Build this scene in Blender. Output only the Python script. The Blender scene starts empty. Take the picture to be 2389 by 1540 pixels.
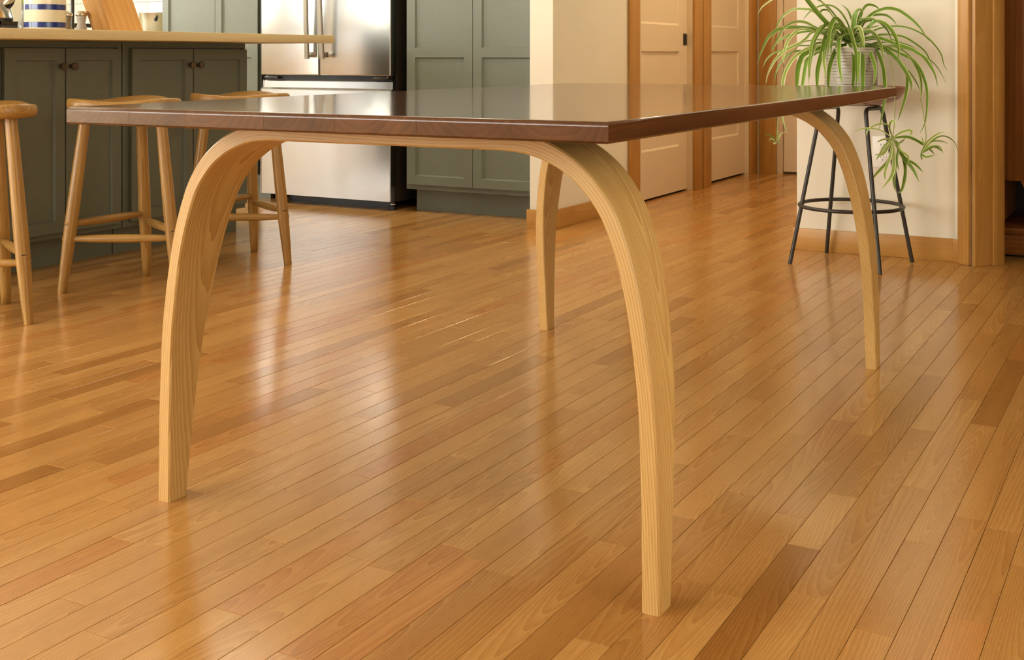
import bpy, bmesh, math, random
from mathutils import Vector, Matrix
random.seed(7)
S = bpy.context.scene
COL = S.collection

# ------------------------------------------------------------------ camera, world, window light, exposure
IMG_W, IMG_H = 2389.0, 1540.0
FPX, CX, CY, YAW, EYE = 2700.75, 1346.3, 128.65, math.radians(27.4636), 0.82
cam_data = bpy.data.cameras.new('camera')
cam = bpy.data.objects.new('camera', cam_data)
COL.objects.link(cam)
cam.location = (0, 0, EYE)
cam.rotation_euler = (math.pi / 2, 0, YAW)
cam_data.sensor_fit = 'HORIZONTAL'
cam_data.sensor_width = 36.0
cam_data.lens = FPX * 36.0 / IMG_W
cam_data.shift_x = (IMG_W / 2 - CX) / IMG_W
cam_data.shift_y = (CY - IMG_H / 2) / IMG_W
cam_data.clip_start = 0.02
S.camera = cam

world = bpy.data.worlds.new('world')
S.world = world
world.use_nodes = True
world.node_tree.nodes['Background'].inputs[0].default_value = (1.0, 0.98, 0.93, 1)
world.node_tree.nodes['Background'].inputs[1].default_value = 1.6

def area(name, loc, rot, sx, sy, power, col):
    d = bpy.data.lights.new(name, 'AREA')
    d.shape = 'RECTANGLE'; d.size = sx; d.size_y = sy; d.energy = power; d.color = col
    o = bpy.data.objects.new(name, d); COL.objects.link(o)
    o.location = loc; o.rotation_euler = rot
    return o
DAY = (0.98, 0.985, 0.87)
area('window_light_rear', (-4.5, -2.97, 1.6), (math.radians(90), 0, 0), 3.8, 1.4, 160, (1.0, 0.99, 0.96))
area('window_light_right', (2.17, 0.9, 1.35), (math.radians(90), 0, math.radians(90)), 2.6, 1.8, 27, (1.0, 0.90, 0.66))
area('window_light_left', (-7.17, -1.95, 1.25), (math.radians(90), 0, math.radians(-90)), 1.5, 2.1, 140, DAY)
area('window_light_kitchen', (-7.17, 3.75, 1.6), (math.radians(90), 0, math.radians(-90)), 1.6, 1.1, 55, DAY)

S.view_settings.view_transform = 'Standard'
S.view_settings.look = 'None'
S.view_settings.exposure = 0.25
S.view_settings.gamma = 1.0
S.view_settings.use_curve_mapping = False
S.cycles.use_denoising = True
S.cycles.max_bounces = 6
S.cycles.diffuse_bounces = 3
S.cycles.glossy_bounces = 3
S.cycles.transmission_bounces = 6
S.cycles.use_adaptive_sampling = True
S.cycles.adaptive_threshold = 0.18
S.cycles.adaptive_min_samples = 16
S.cycles.use_light_tree = False
world.cycles.sampling_method = 'NONE'
S.cycles.caustics_reflective = False
S.cycles.caustics_refractive = False
S.cycles.sample_clamp_indirect = 6.0

# ------------------------------------------------------------------ material helpers
def new_mat(name):
    m = bpy.data.materials.new(name); m.use_nodes = True
    return m, m.node_tree.nodes, m.node_tree.links, m.node_tree.nodes['Principled BSDF']

def lin(r, g, b):
    f = lambda v: (v / 255 / 12.92) if v / 255 <= 0.04045 else ((v / 255 + 0.055) / 1.055) ** 2.4
    return (f(r), f(g), f(b), 1)

def plain(name, col, rough=0.5, metal=0.0, noise=0.0, nscale=8.0, coat=0.0, bump=0.0, bscale=200.0, spec=0.5):
    m, N, L, B = new_mat(name)
    B.inputs['Roughness'].default_value = rough
    B.inputs['Metallic'].default_value = metal
    B.inputs['Coat Weight'].default_value = coat
    B.inputs['Specular IOR Level'].default_value = spec
    tc = N.new('ShaderNodeTexCoord')
    nz = N.new('ShaderNodeTexNoise'); nz.inputs['Scale'].default_value = nscale; nz.inputs['Detail'].default_value = 3
    L.new(tc.outputs['Object'], nz.inputs['Vector'])
    rp = N.new('ShaderNodeValToRGB')
    k0, k1 = 1 - noise, 1 + noise
    rp.color_ramp.elements[0].position = 0.3; rp.color_ramp.elements[1].position = 0.7
    rp.color_ramp.elements[0].color = (col[0] * k0, col[1] * k0, col[2] * k0, 1)
    rp.color_ramp.elements[1].color = (min(1, col[0] * k1), min(1, col[1] * k1), min(1, col[2] * k1), 1)
    L.new(nz.outputs['Fac'], rp.inputs['Fac']); L.new(rp.outputs['Color'], B.inputs['Base Color'])
    if bump > 0:
        n2 = N.new('ShaderNodeTexNoise'); n2.inputs['Scale'].default_value = bscale; n2.inputs['Detail'].default_value = 2
        L.new(tc.outputs['Object'], n2.inputs['Vector'])
        bp = N.new('ShaderNodeBump'); bp.inputs['Strength'].default_value = bump; bp.inputs['Distance'].default_value = 0.002
        L.new(n2.outputs['Fac'], bp.inputs['Height']); L.new(bp.outputs['Normal'], B.inputs['Normal'])
    return m

def wood(name, dark, light, rings=45.0, distort=2.2, stretch=0.08, rough=0.4, coat=0.0, coat_rough=0.1,
         ring_mix=0.55, fibre=0.35, tones=None, bump=0.05, warp=0.012, fib_scale=(420, 9, 420), blotch=0.12, spec=0.5):
    """growth rings about the board's own axis; attribute wc = (across, along, across) in metres, shifted per board.
    tones: list of (position, colour factor) read through attribute tone (0..1)."""
    m, N, L, B = new_mat(name)
    at = N.new('ShaderNodeAttribute'); at.attribute_name = 'wc'
    mp = N.new('ShaderNodeMapping'); mp.inputs['Scale'].default_value = (1, stretch, 1)
    L.new(at.outputs['Vector'], mp.inputs['Vector'])
    nz = N.new('ShaderNodeTexNoise'); nz.inputs['Scale'].default_value = 14; nz.inputs['Detail'].default_value = 1
    L.new(mp.outputs['Vector'], nz.inputs['Vector'])
    sub = N.new('ShaderNodeVectorMath'); sub.operation = 'SUBTRACT'; sub.inputs[1].default_value = (0.5, 0.5, 0.5)
    L.new(nz.outputs['Color'], sub.inputs[0])
    sc = N.new('ShaderNodeVectorMath'); sc.operation = 'SCALE'; sc.inputs['Scale'].default_value = warp * 2
    L.new(sub.outputs[0], sc.inputs[0])
    ad = N.new('ShaderNodeVectorMath'); ad.operation = 'ADD'
    L.new(mp.outputs['Vector'], ad.inputs[0]); L.new(sc.outputs[0], ad.inputs[1])
    wv = N.new('ShaderNodeTexWave'); wv.wave_type = 'RINGS'; wv.rings_direction = 'Y'; wv.wave_profile = 'SAW'
    wv.inputs['Scale'].default_value = rings; wv.inputs['Distortion'].default_value = distort
    wv.inputs['Detail'].default_value = 1; wv.inputs['Detail Scale'].default_value = 0.6
    L.new(ad.outputs[0], wv.inputs['Vector'])
    mf = N.new('ShaderNodeMapping'); mf.inputs['Scale'].default_value = fib_scale
    L.new(at.outputs['Vector'], mf.inputs['Vector'])
    nf = N.new('ShaderNodeTexNoise'); nf.inputs['Scale'].default_value = 1; nf.inputs['Detail'].default_value = 1
    L.new(mf.outputs['Vector'], nf.inputs['Vector'])
    mb = N.new('ShaderNodeMapping'); mb.inputs['Scale'].default_value = (22, 2.5, 22)
    L.new(at.outputs['Vector'], mb.inputs['Vector'])
    nb = N.new('ShaderNodeTexNoise'); nb.inputs['Scale'].default_value = 1; nb.inputs['Detail'].default_value = 1
    L.new(mb.outputs['Vector'], nb.inputs['Vector'])
    def mth(op, a, b, clamp=False):
        n = N.new('ShaderNodeMath'); n.operation = op; n.use_clamp = clamp
        for i, v in enumerate((a, b)):
            if isinstance(v, (int, float)): n.inputs[i].default_value = v
            else: L.new(v, n.inputs[i])
        return n.outputs[0]
    f1 = mth('MULTIPLY', wv.outputs['Fac'], ring_mix)
    f2 = mth('MULTIPLY', mth('SUBTRACT', nf.outputs['Fac'], 0.5), fibre * 2)
    f3 = mth('MULTIPLY', mth('SUBTRACT', nb.outputs['Fac'], 0.5), blotch * 4)
    fac = mth('ADD', mth('ADD', f1, f2), mth('ADD', f3, (1 - ring_mix) * 0.5), True)
    mx = N.new('ShaderNodeMix'); mx.data_type = 'RGBA'
    mx.inputs['A'].default_value = light; mx.inputs['B'].default_value = dark
    L.new(fac, mx.inputs['Factor'])
    out = mx.outputs['Result']
    if tones:
        ta = N.new('ShaderNodeAttribute'); ta.attribute_name = 'tone'
        rp = N.new('ShaderNodeValToRGB')
        while len(rp.color_ramp.elements) < len(tones): rp.color_ramp.elements.new(0.5)
        for e, (p, c) in zip(rp.color_ramp.elements, tones):
            e.position = p; e.color = (c[0], c[1], c[2], 1)
        L.new(ta.outputs['Fac'], rp.inputs['Fac'])
        ml = N.new('ShaderNodeMix'); ml.data_type = 'RGBA'; ml.blend_type = 'MULTIPLY'; ml.inputs['Factor'].default_value = 1
        L.new(out, ml.inputs['A']); L.new(rp.outputs['Color'], ml.inputs['B'])
        out = ml.outputs['Result']
    L.new(out, B.inputs['Base Color'])
    B.inputs['Roughness'].default_value = rough
    B.inputs['Specular IOR Level'].default_value = spec
    B.inputs['Coat Weight'].default_value = coat
    B.inputs['Coat Roughness'].default_value = coat_rough
    if bump > 0:
        bp = N.new('ShaderNodeBump'); bp.inputs['Strength'].default_value = bump; bp.inputs['Distance'].default_value = 0.0006
        L.new(fac, bp.inputs['Height']); L.new(bp.outputs['Normal'], B.inputs['Normal'])
    return m

M = {}
M['floor'] = wood('oak_floor', lin(166, 110, 50), lin(216, 167, 98), rings=80, distort=2.2, stretch=0.12, rough=0.175,
                  ring_mix=0.34, fibre=0.30, warp=0.010, bump=0.01, blotch=0.12, fib_scale=(1100, 30, 1100),
                  tones=[(0.0, (0.62, 0.52, 0.38)), (0.3, (0.88, 0.84, 0.78)), (0.5, (1, 1, 1)), (0.72, (1.07, 1.10, 1.13)), (0.85, (0.98, 0.89, 0.81)), (1.0, (0.91, 0.77, 0.66))])
M['walnut'] = wood('walnut', lin(58, 33, 19), lin(110, 69, 39), rings=24, distort=1.8, stretch=0.06, rough=0.12, spec=0.4,
                   ring_mix=0.24, fibre=0.22, warp=0.014, bump=0.0, blotch=0.16, coat=0.15, coat_rough=0.06, fib_scale=(700, 12, 700),
                   tones=[(0.0, (0.78, 0.76, 0.74)), (0.5, (1, 1, 1)), (1.0, (1.35, 1.3, 1.2))])
M['ash'] = wood('ash', lin(170, 122, 58), lin(222, 188, 122), rings=85, distort=2.0, stretch=0.10, rough=0.42,
                ring_mix=0.5, fibre=0.28, warp=0.005, blotch=0.10, bump=0.03, fib_scale=(800, 14, 800))
M['oak_stool'] = wood('oak_stool', lin(140, 100, 42), lin(186, 146, 80), rings=40, distort=2.5, stretch=0.06, rough=0.34,
                      ring_mix=0.5, fibre=0.4, bump=0.04)
M['pine'] = wood('pine', lin(166, 112, 46), lin(208, 160, 86), rings=14, distort=2.0, stretch=0.10, rough=0.38,
                 ring_mix=0.24, fibre=0.2, warp=0.03, bump=0.03)
M['maple'] = wood('maple', lin(210, 186, 134), lin(236, 220, 174), rings=14, distort=3.0, stretch=0.05, rough=0.45,
                  ring_mix=0.3, fibre=0.4, bump=0.03)
M['fir_block'] = wood('fir_block', lin(196, 134, 62), lin(236, 184, 108), rings=14, distort=1.5, stretch=0.05, rough=0.5, ring_mix=0.3, fibre=0.2)
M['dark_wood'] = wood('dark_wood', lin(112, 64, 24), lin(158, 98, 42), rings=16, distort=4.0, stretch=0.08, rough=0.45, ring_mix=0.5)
M['cabinet'] = plain('cabinet_paint', lin(110, 115, 101), rough=0.42, noise=0.03, nscale=30, bump=0.04, bscale=600)
M['wall'] = plain('wall_paint', lin(238, 231, 212), rough=0.75, noise=0.015, nscale=3, bump=0.06, bscale=350, spec=0.3)
M['ceiling'] = plain('ceiling_paint', lin(238, 230, 212), rough=0.85, noise=0.01)
M['door_paint'] = plain('door_paint', lin(232, 212, 180), rough=0.45, noise=0.01)
M['grout'] = plain('grout', lin(176, 168, 150), rough=0.8, noise=0.04)
M['tile'] = plain('tile', lin(232, 230, 220), rough=0.12, noise=0.015, nscale=5)
M['black'] = plain('black_metal', lin(48, 42, 33), rough=0.38, metal=0.0, noise=0.05)
M['black_enamel'] = plain('black_enamel', lin(22, 22, 24), rough=0.3, noise=0.05)
M['bronze'] = plain('bronze', lin(104, 92, 76), rough=0.4, metal=0.8, noise=0.08, nscale=40)
M['chrome'] = plain('chrome', lin(214, 210, 202), rough=0.12, metal=1.0, noise=0.02)
M['handle_steel'] = plain('handle_steel', lin(150, 142, 128), rough=0.42, metal=0.9, noise=0.04, nscale=60)
M['fridge_dark'] = plain('fridge_dark', lin(52, 46, 38), rough=0.4, metal=0.2, noise=0.05)
M['plastic'] = plain('outlet_plastic', lin(255, 252, 245), rough=0.35, noise=0.01)
M['crock'] = plain('crock_glaze', lin(236, 225, 198), rough=0.2, noise=0.03, nscale=20, coat=0.3)
M['blue'] = plain('blue_glaze', lin(34, 52, 120), rough=0.2, noise=0.12, nscale=30, coat=0.3)
M['seat_shell'] = wood('seat_shell', lin(140, 88, 58), lin(180, 124, 88), rings=20, distort=2, stretch=0.1, rough=0.35, ring_mix=0.4)
M['soil'] = plain('soil', lin(50, 36, 24), rough=0.95, noise=0.4, nscale=60, bump=0.5, bscale=80)
M['stem'] = plain('stem', lin(150, 160, 84), rough=0.5, noise=0.08)
M['wedge'] = plain('wedge_wood', lin(70, 42, 22), rough=0.5, noise=0.1)
M['pepper'] = plain('peppercorn', lin(110, 92, 62), rough=0.8, noise=0.5, nscale=300)
M['salt'] = plain('salt', lin(236, 226, 214), rough=0.8, noise=0.05, nscale=200)

def stainless():
    m, N, L, B = new_mat('stainless')
    B.inputs['Base Color'].default_value = lin(206, 208, 207)
    B.inputs['Metallic'].default_value = 1.0
    tc = N.new('ShaderNodeTexCoord')
    mp = N.new('ShaderNodeMapping'); mp.inputs['Scale'].default_value = (2, 2, 900)
    L.new(tc.outputs['Object'], mp.inputs['Vector'])
    nz = N.new('ShaderNodeTexNoise'); nz.inputs['Scale'].default_value = 1.0; nz.inputs['Detail'].default_value = 2
    L.new(mp.outputs['Vector'], nz.inputs['Vector'])
    mr = N.new('ShaderNodeMapRange'); mr.inputs['To Min'].default_value = 0.24; mr.inputs['To Max'].default_value = 0.28
    L.new(nz.outputs['Fac'], mr.inputs['Value']); L.new(mr.outputs['Result'], B.inputs['Roughness'])
    m2 = N.new('ShaderNodeMapping'); m2.inputs['Scale'].default_value = (9, 9, 1.6)
    L.new(tc.outputs['Object'], m2.inputs['Vector'])
    n2 = N.new('ShaderNodeTexNoise'); n2.inputs['Scale'].default_value = 1.0; n2.inputs['Detail'].default_value = 1
    L.new(m2.outputs['Vector'], n2.inputs['Vector'])
    bp = N.new('ShaderNodeBump'); bp.inputs['Strength'].default_value = 0.25; bp.inputs['Distance'].default_value = 0.004
    L.new(n2.outputs['Fac'], bp.inputs['Height']); L.new(bp.outputs['Normal'], B.inputs['Normal'])
    return m
M['stainless'] = stainless()

def pot_mat():
    m, N, L, B = new_mat('pot_glaze')
    tc = N.new('ShaderNodeTexCoord'); sp = N.new('ShaderNodeSeparateXYZ'); L.new(tc.outputs['Object'], sp.inputs[0])
    nz = N.new('ShaderNodeTexNoise'); nz.inputs['Scale'].default_value = 18; nz.inputs['Detail'].default_value = 3
    mp = N.new('ShaderNodeMapping'); mp.inputs['Scale'].default_value = (1, 1, 12); L.new(tc.outputs['Object'], mp.inputs[0]); L.new(mp.outputs[0], nz.inputs[0])
    mu = N.new('ShaderNodeMath'); mu.operation = 'MULTIPLY'; mu.inputs[1].default_value = 0.012; L.new(nz.outputs['Fac'], mu.inputs[0])
    ad = N.new('ShaderNodeMath'); ad.operation = 'ADD'; L.new(sp.outputs['Z'], ad.inputs[0]); L.new(mu.outputs[0], ad.inputs[1])
    md = N.new('ShaderNodeMath'); md.operation = 'PINGPONG'; md.inputs[1].default_value = 0.0062; L.new(ad.outputs[0], md.inputs[0])
    lt = N.new('ShaderNodeMath'); lt.operation = 'LESS_THAN'; lt.inputs[1].default_value = 0.00085; L.new(md.outputs[0], lt.inputs[0])
    mx = N.new('ShaderNodeMix'); mx.data_type = 'RGBA'
    mx.inputs['A'].default_value = lin(200, 196, 178); mx.inputs['B'].default_value = lin(120, 108, 90)
    L.new(lt.outputs[0], mx.inputs['Factor']); L.new(mx.outputs['Result'], B.inputs['Base Color'])
    B.inputs['Roughness'].default_value = 0.3
    return m
M['pot'] = pot_mat()

def leaf_mat(name, green, cream, edge):
    m, N, L, B = new_mat(name)
    at = N.new('ShaderNodeAttribute'); at.attribute_name = 'wc'
    sp = N.new('ShaderNodeSeparateXYZ'); L.new(at.outputs['Vector'], sp.inputs[0])
    ab = N.new('ShaderNodeMath'); ab.operation = 'ABSOLUTE'; L.new(sp.outputs['X'], ab.inputs[0])
    rp = N.new('ShaderNodeValToRGB')
    rp.color_ramp.elements[0].position = edge; rp.color_ramp.elements[0].color = green
    rp.color_ramp.elements[1].position = edge + 0.12; rp.color_ramp.elements[1].color = cream
    e = rp.color_ramp.elements.new(0.0); e.color = (green[0] * 1.25, green[1] * 1.25, green[2] * 1.2, 1)
    L.new(ab.outputs[0], rp.inputs['Fac']); L.new(rp.outputs['Color'], B.inputs['Base Color'])
    B.inputs['Roughness'].default_value = 0.38
    B.inputs['Subsurface Weight'].default_value = 0.0
    return m
M['leaf'] = leaf_mat('spider_leaf', lin(104, 140, 40), lin(212, 214, 150), 0.72)
M['leaf_pale'] = leaf_mat('spider_leaf_pale', lin(132, 160, 66), lin(222, 222, 168), 0.52)

def glass():
    m, N, L, B = new_mat('clear_glass')
    B.inputs['Base Color'].default_value = (0.95, 0.97, 0.95, 1)
    B.inputs['Roughness'].default_value = 0.02
    B.inputs['Transmission Weight'].default_value = 0.75
    B.inputs['IOR'].default_value = 1.45
    return m
M['glass'] = glass()
for nm_, cl_ in (('salt_glass', lin(238, 230, 222)), ('pepper_glass', lin(168, 146, 108))):
    M[nm_] = glass(); M[nm_].name = nm_
    b_ = M[nm_].node_tree.nodes['Principled BSDF']; b_.inputs['Base Color'].default_value = cl_; b_.inputs['Transmission Weight'].default_value = 0.35; b_.inputs['Roughness'].default_value = 0.06

# ------------------------------------------------------------------ object helpers
def link(o, parent=None):
    COL.objects.link(o)
    if parent is not None: o.parent = parent
    return o

def tag(o, label=None, cat=None, group=None, kind=None):
    if label: o['label'] = label
    if cat: o['category'] = cat
    if group: o['group'] = group
    if kind: o['kind'] = kind
    return o

def thing(name, label, cat, loc=(0, 0, 0), rotz=0.0, group=None):
    o = bpy.data.objects.new(name, None)
    o.empty_display_size = 0.1
    link(o); o.location = loc; o.rotation_euler = (0, 0, rotz)
    return tag(o, label, cat, group)

def set_wc(me, fn=None, along='y', off=None, tone=None):
    a = me.attributes.new('wc', 'FLOAT_VECTOR', 'POINT')
    off = off or (random.uniform(-0.04, 0.04), random.uniform(0, 30), random.uniform(0.02, 0.09))
    for i, v in enumerate(me.vertices):
        c = v.co
        if fn: w = fn(i, c)
        elif along == 'y': w = (c.x, c.y, c.z)
        elif along == 'x': w = (c.y, c.x, c.z)
        else: w = (c.x, c.z, c.y)
        tl = off[3] if len(off) > 3 else 0.0
        a.data[i].vector = (w[0] + off[0], w[1] + off[1], w[2] + off[2] + tl * w[1])
    if tone is not None:
        t = me.attributes.new('tone', 'FLOAT', 'POINT')
        for i in range(len(me.vertices)): t.data[i].value = tone

def from_bm(name, bm, mat, parent=None, smooth=False, along=None, off=None, tone=None, wcfn=None):
    bmesh.ops.recalc_face_normals(bm, faces=bm.faces)
    me = bpy.data.meshes.new(name); bm.to_mesh(me); bm.free()
    me.materials.append(M[mat] if isinstance(mat, str) else mat)
    if along or wcfn: set_wc(me, wcfn, along or 'y', off, tone)
    if smooth:
        me.polygons.foreach_set('use_smooth', [True] * len(me.polygons))
        me.set_sharp_from_angle(angle=math.radians(smooth if smooth is not True else 40))
    o = bpy.data.objects.new(name, me)
    return link(o, parent)

def from_py(name, V, F, mat, parent=None, smooth=False, along=None, off=None, tone=None, wcfn=None):
    me = bpy.data.meshes.new(name); me.from_pydata([tuple(v) for v in V], [], F); me.update()
    bm = bmesh.new(); bm.from_mesh(me); bpy.data.meshes.remove(me)
    return from_bm(name, bm, mat, parent, smooth, along, off, tone, wcfn)

def add_box(bm, x0, x1, y0, y1, z0, z1, bev=0.0, seg=1):
    r = bmesh.ops.create_cube(bm, size=1)
    vs = r['verts']
    for v in vs:
        v.co = Vector((x0 + (v.co.x + 0.5) * (x1 - x0), y0 + (v.co.y + 0.5) * (y1 - y0), z0 + (v.co.z + 0.5) * (z1 - z0)))
    if bev > 0:
        es = list({e for v in vs for e in v.link_edges})
        bmesh.ops.bevel(bm, geom=es, offset=bev, segments=seg, affect='EDGES', profile=0.5)

def box(name, x0, x1, y0, y1, z0, z1, mat, parent=None, bev=0.0, seg=2, along=None, tone=None):
    bm = bmesh.new(); add_box(bm, x0, x1, y0, y1, z0, z1, bev, seg)
    return from_bm(name, bm, mat, parent, smooth=bool(bev), along=along, tone=tone)

def boxes(name, lst, mat, parent=None, bev=0.0, along=None):
    bm = bmesh.new()
    for b in lst: add_box(bm, *b, bev, 2)
    return from_bm(name, bm, mat, parent, smooth=bool(bev), along=along)

def lathe(name, prof, mat, parent=None, seg=32, smooth=True, loc=(0, 0, 0), axis=None, cap=True, along=None):
    """prof: list of (radius, height) along +z, or along the direction axis from loc."""
    V, F = [], []
    n = len(prof)
    q = Vector((0, 0, 1)).rotation_difference(Vector(axis).normalized()) if axis is not None else None
    for r, h in prof:
        for k in range(seg):
            a = 2 * math.pi * k / seg
            p = Vector((r * math.cos(a), r * math.sin(a), h))
            if q: p = q @ p
            V.append(p + Vector(loc))
    for i in range(n - 1):
        for k in range(seg):
            k2 = (k + 1) % seg
            F.append((i * seg + k, i * seg + k2, (i + 1) * seg + k2, (i + 1) * seg + k))
    if cap:
        F.append(tuple(range(seg - 1, -1, -1))); F.append(tuple((n - 1) * seg + k for k in range(seg)))
    wcfn = None
    if along == 'axis':
        def wcfn(i, c, prof=prof, seg=seg):
            r, h = prof[min(i // seg, n - 1)]; a = 2 * math.pi * (i % seg) / seg
            return (r * math.cos(a), h, r * math.sin(a))
        along = None
    me = bpy.data.meshes.new(name); me.from_pydata([tuple(v) for v in V], [], F); me.update()
    me.materials.append(M[mat])
    if wcfn: set_wc(me, wcfn)
    elif along: set_wc(me, None, along)
    if smooth:
        me.polygons.foreach_set('use_smooth', [True] * len(me.polygons))
        me.set_sharp_from_angle(angle=math.radians(50))
    return link(bpy.data.objects.new(name, me), parent)

def catmull(P, n):
    P = [Vector(p) for p in P]
    P = [P[0] * 2 - P[1]] + P + [P[-1] * 2 - P[-2]]
    out = []
    for i in range(1, len(P) - 2):
        for k in range(n):
            t = k / n
            a, b, c, d = P[i - 1], P[i], P[i + 1], P[i + 2]
            out.append(0.5 * ((2 * b) + (c - a) * t + (2 * a - 5 * b + 4 * c - d) * t * t + (3 * b - a - 3 * c + d) * t ** 3))
    out.append(P[-2].copy())
    return out

def tube(name, pts, r, mat, parent=None, seg=10, closed=False):
    P = [Vector(p) for p in pts]; n = len(P); V, F = [], []
    up = Vector((0, 0, 1)); prev = None
    for i in range(n):
        t = (P[(i + 1) % n] - P[i - 1]) if closed else (P[min(i + 1, n - 1)] - P[max(i - 1, 0)])
        t.normalize()
        if prev is None:
            a = t.cross(up)
            if a.length < 0.05: a = t.cross(Vector((1, 0, 0)))
        else: a = prev - t * prev.dot(t)
        a.normalize(); prev = a; b = t.cross(a)
        rr = r[i] if isinstance(r, (list, tuple)) else r
        for k in range(seg):
            th = 2 * math.pi * k / seg
            V.append(P[i] + a * (rr * math.cos(th)) + b * (rr * math.sin(th)))
    for i in range(n if closed else n - 1):
        j = (i + 1) % n
        for k in range(seg):
            k2 = (k + 1) % seg
            F.append((i * seg + k, i * seg + k2, j * seg + k2, j * seg + k))
    if not closed:
        F.append(tuple(range(seg - 1, -1, -1))); F.append(tuple((n - 1) * seg + k for k in range(seg)))
    me = bpy.data.meshes.new(name); me.from_pydata([tuple(v) for v in V], [], F); me.update()
    me.materials.append(M[mat]); me.polygons.foreach_set('use_smooth', [True] * len(me.polygons))
    me.set_sharp_from_angle(angle=math.radians(50))
    return link(bpy.data.objects.new(name, me), parent)

def copy_tree(o, parent=None):
    c = o.copy(); COL.objects.link(c); c.parent = parent
    for ch in o.children: copy_tree(ch, c)
    return c

# ------------------------------------------------------------------ the setting
CEIL = 2.6
LX, RX, RY, BY = -7.2, 2.2, -3.0, 5.6        # left wall, right wall, rear wall, kitchen back wall
WY = 4.78                                    # plane of the plant wall and of the hall wall's end
HX = -2.612                                  # hall wall facing right

fl = box('floor', LX, RX + 0.4, RY, 8.1, -0.10, -0.0185, 'dark_wood', along='y')
tag(fl, 'honey-coloured oak strip floor with staggered board ends', kind='structure')
ce = box('ceiling', LX, RX + 0.4, RY, 8.1, CEIL, CEIL + 0.08, 'ceiling')
tag(ce, 'plain pale ceiling above the frame', kind='structure')

# strip floor: rows of 57 mm boards running away to the right; board ends where the photograph shows them
X0, PITCH = -0.2404, 0.05725
ENDS = {-1: [1.978], 0: [1.752], 1: [2.141, 2.563], 2: [1.993, 2.689], 3: [2.245, 2.874, 3.748], 4: [1.72, 2.6, 3.599], 5: [1.888, 2.142, 2.415, 3.049, 3.801, 4.275], 6: [2.006], 7: [1.687, 2.58, 3.844], 8: [2.064, 2.439, 3.361, 4.073], 9: [1.91, 3.943, 4.297], 10: [2.852], 11: [2.635], 12: [1.57, 3.32], 13: [1.933, 2.831], 14: [1.222, 1.619, 2.203, 4.027], 15: [1.976], 16: [1.51, 3.112], 17: [1.278, 1.755], 18: [1.622], 20: [1.805, 2.475], 21: [1.192, 1.679, 2.67], 22: [1.394, 2.259], 23: [2.004, 2.493, 2.856], 24: [1.312, 1.601], 25: [1.82, 2.693], 26: [2.273, 2.949], 27: [1.556, 2.069, 2.813, 3.134], 28: [2.574], 29: [2.923], 30: [1.569, 2.108, 2.521, 3.092], 31: [2.331, 2.651, 3.333], 32: [1.788, 2.172, 3.01, 3.561], 33: [1.982, 3.228], 34: [2.479, 3.074, 3.407], 35: [1.872, 2.294, 2.88, 3.665], 36: [1.707, 2.06, 3.006, 3.355, 3.773], 37: [2.698], 38: [2.229, 3.893], 39: [1.919, 3.563], 41: [2.144, 3.629], 42: [3.397], 45: [2.192], 47: [2.3]}
# tone of boards that stand out: (row, distance along, tone)
TONE = [(5, 1.78, 0.02), (3, 2.0, 0.40), (1, 1.9, 0.36), (0, 1.6, 0.93), (1, 2.4, 0.45), (4, 2.5, 0.30), (2, 2.3, 0.46), (6, 1.85, 0.36), (5, 2.0, 0.55), (7, 1.9, 0.33), (7, 2.2, 0.30),
        (14, 1.5, 0.93), (13, 1.6, 0.36), (15, 1.6, 0.40), (17, 1.5, 0.90), (14, 1.9, 0.70), (12, 1.5, 0.25), (11, 1.9, 0.30), (10, 1.9, 0.28), (9, 1.7, 0.22), (8, 1.8, 0.25), (16, 1.3, 0.55), (18, 1.4, 0.5),
        (29, 2.0, 0.88), (30, 1.4, 0.10), (31, 2.5, 0.86), (27, 1.4, 0.68), (26, 1.9, 0.62), (24, 1.45, 0.45), (22, 1.3, 0.62), (19, 1.6, 0.66), (21, 1.5, 0.5),
        (35, 2.7, 0.95), (36, 2.7, 0.95), (36, 3.2, 0.20), (32, 2.6, 0.25), (33, 2.6, 0.72), (38, 3.0, 0.66), (34, 2.9, 0.70), (31, 3.0, 0.74), (30, 2.8, 0.66), (37, 2.2, 0.14), (40, 2.4, 0.16), (28, 2.0, 0.16), (5, 2.8, 0.22), (3, 2.6, 0.55), (4, 3.2, 0.52), (8, 2.9, 0.42), (6, 2.6, 0.46)]
rp = random.Random(11)
planks = []
for k in range(-44, 122):
    x1 = X0 - PITCH * k; x0 = x1 - PITCH
    lo, hi = -3.0 if -30 < k else 0.0, 8.05
    js = list(ENDS.get(k, []))
    y = (js[0] if js else rp.uniform(1.0, 1.9))
    if not js: js = [y]
    while js[0] > lo + 0.4: js.insert(0, js[0] - rp.choice((0.34, 0.48, 0.62, 0.78, 0.95)))
    full = [lo]
    for j in js:
        while j - full[-1] > 1.35 and full[-1] > 2.4: full.append(full[-1] + rp.uniform(0.5, 0.85))
        if j - full[-1] > 0.1: full.append(j)
    while hi - full[-1] > 0.8: full.append(full[-1] + rp.choice((0.36, 0.5, 0.62, 0.75)))
    full.append(hi)
    for a, b in zip(full, full[1:]):
        t = None
        for r, yy, tt in TONE:
            if r == k and a <= yy < b: t = tt
        if t is None:
            u = rp.random()
            t = rp.uniform(0.36, 0.62) if u < 0.66 else (rp.uniform(0.12, 0.3) if u < 0.80 else (rp.uniform(0.64, 0.75) if u < 0.92 else rp.uniform(0.82, 0.95)))
        planks.append((x0, x1, a, b, t))

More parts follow.
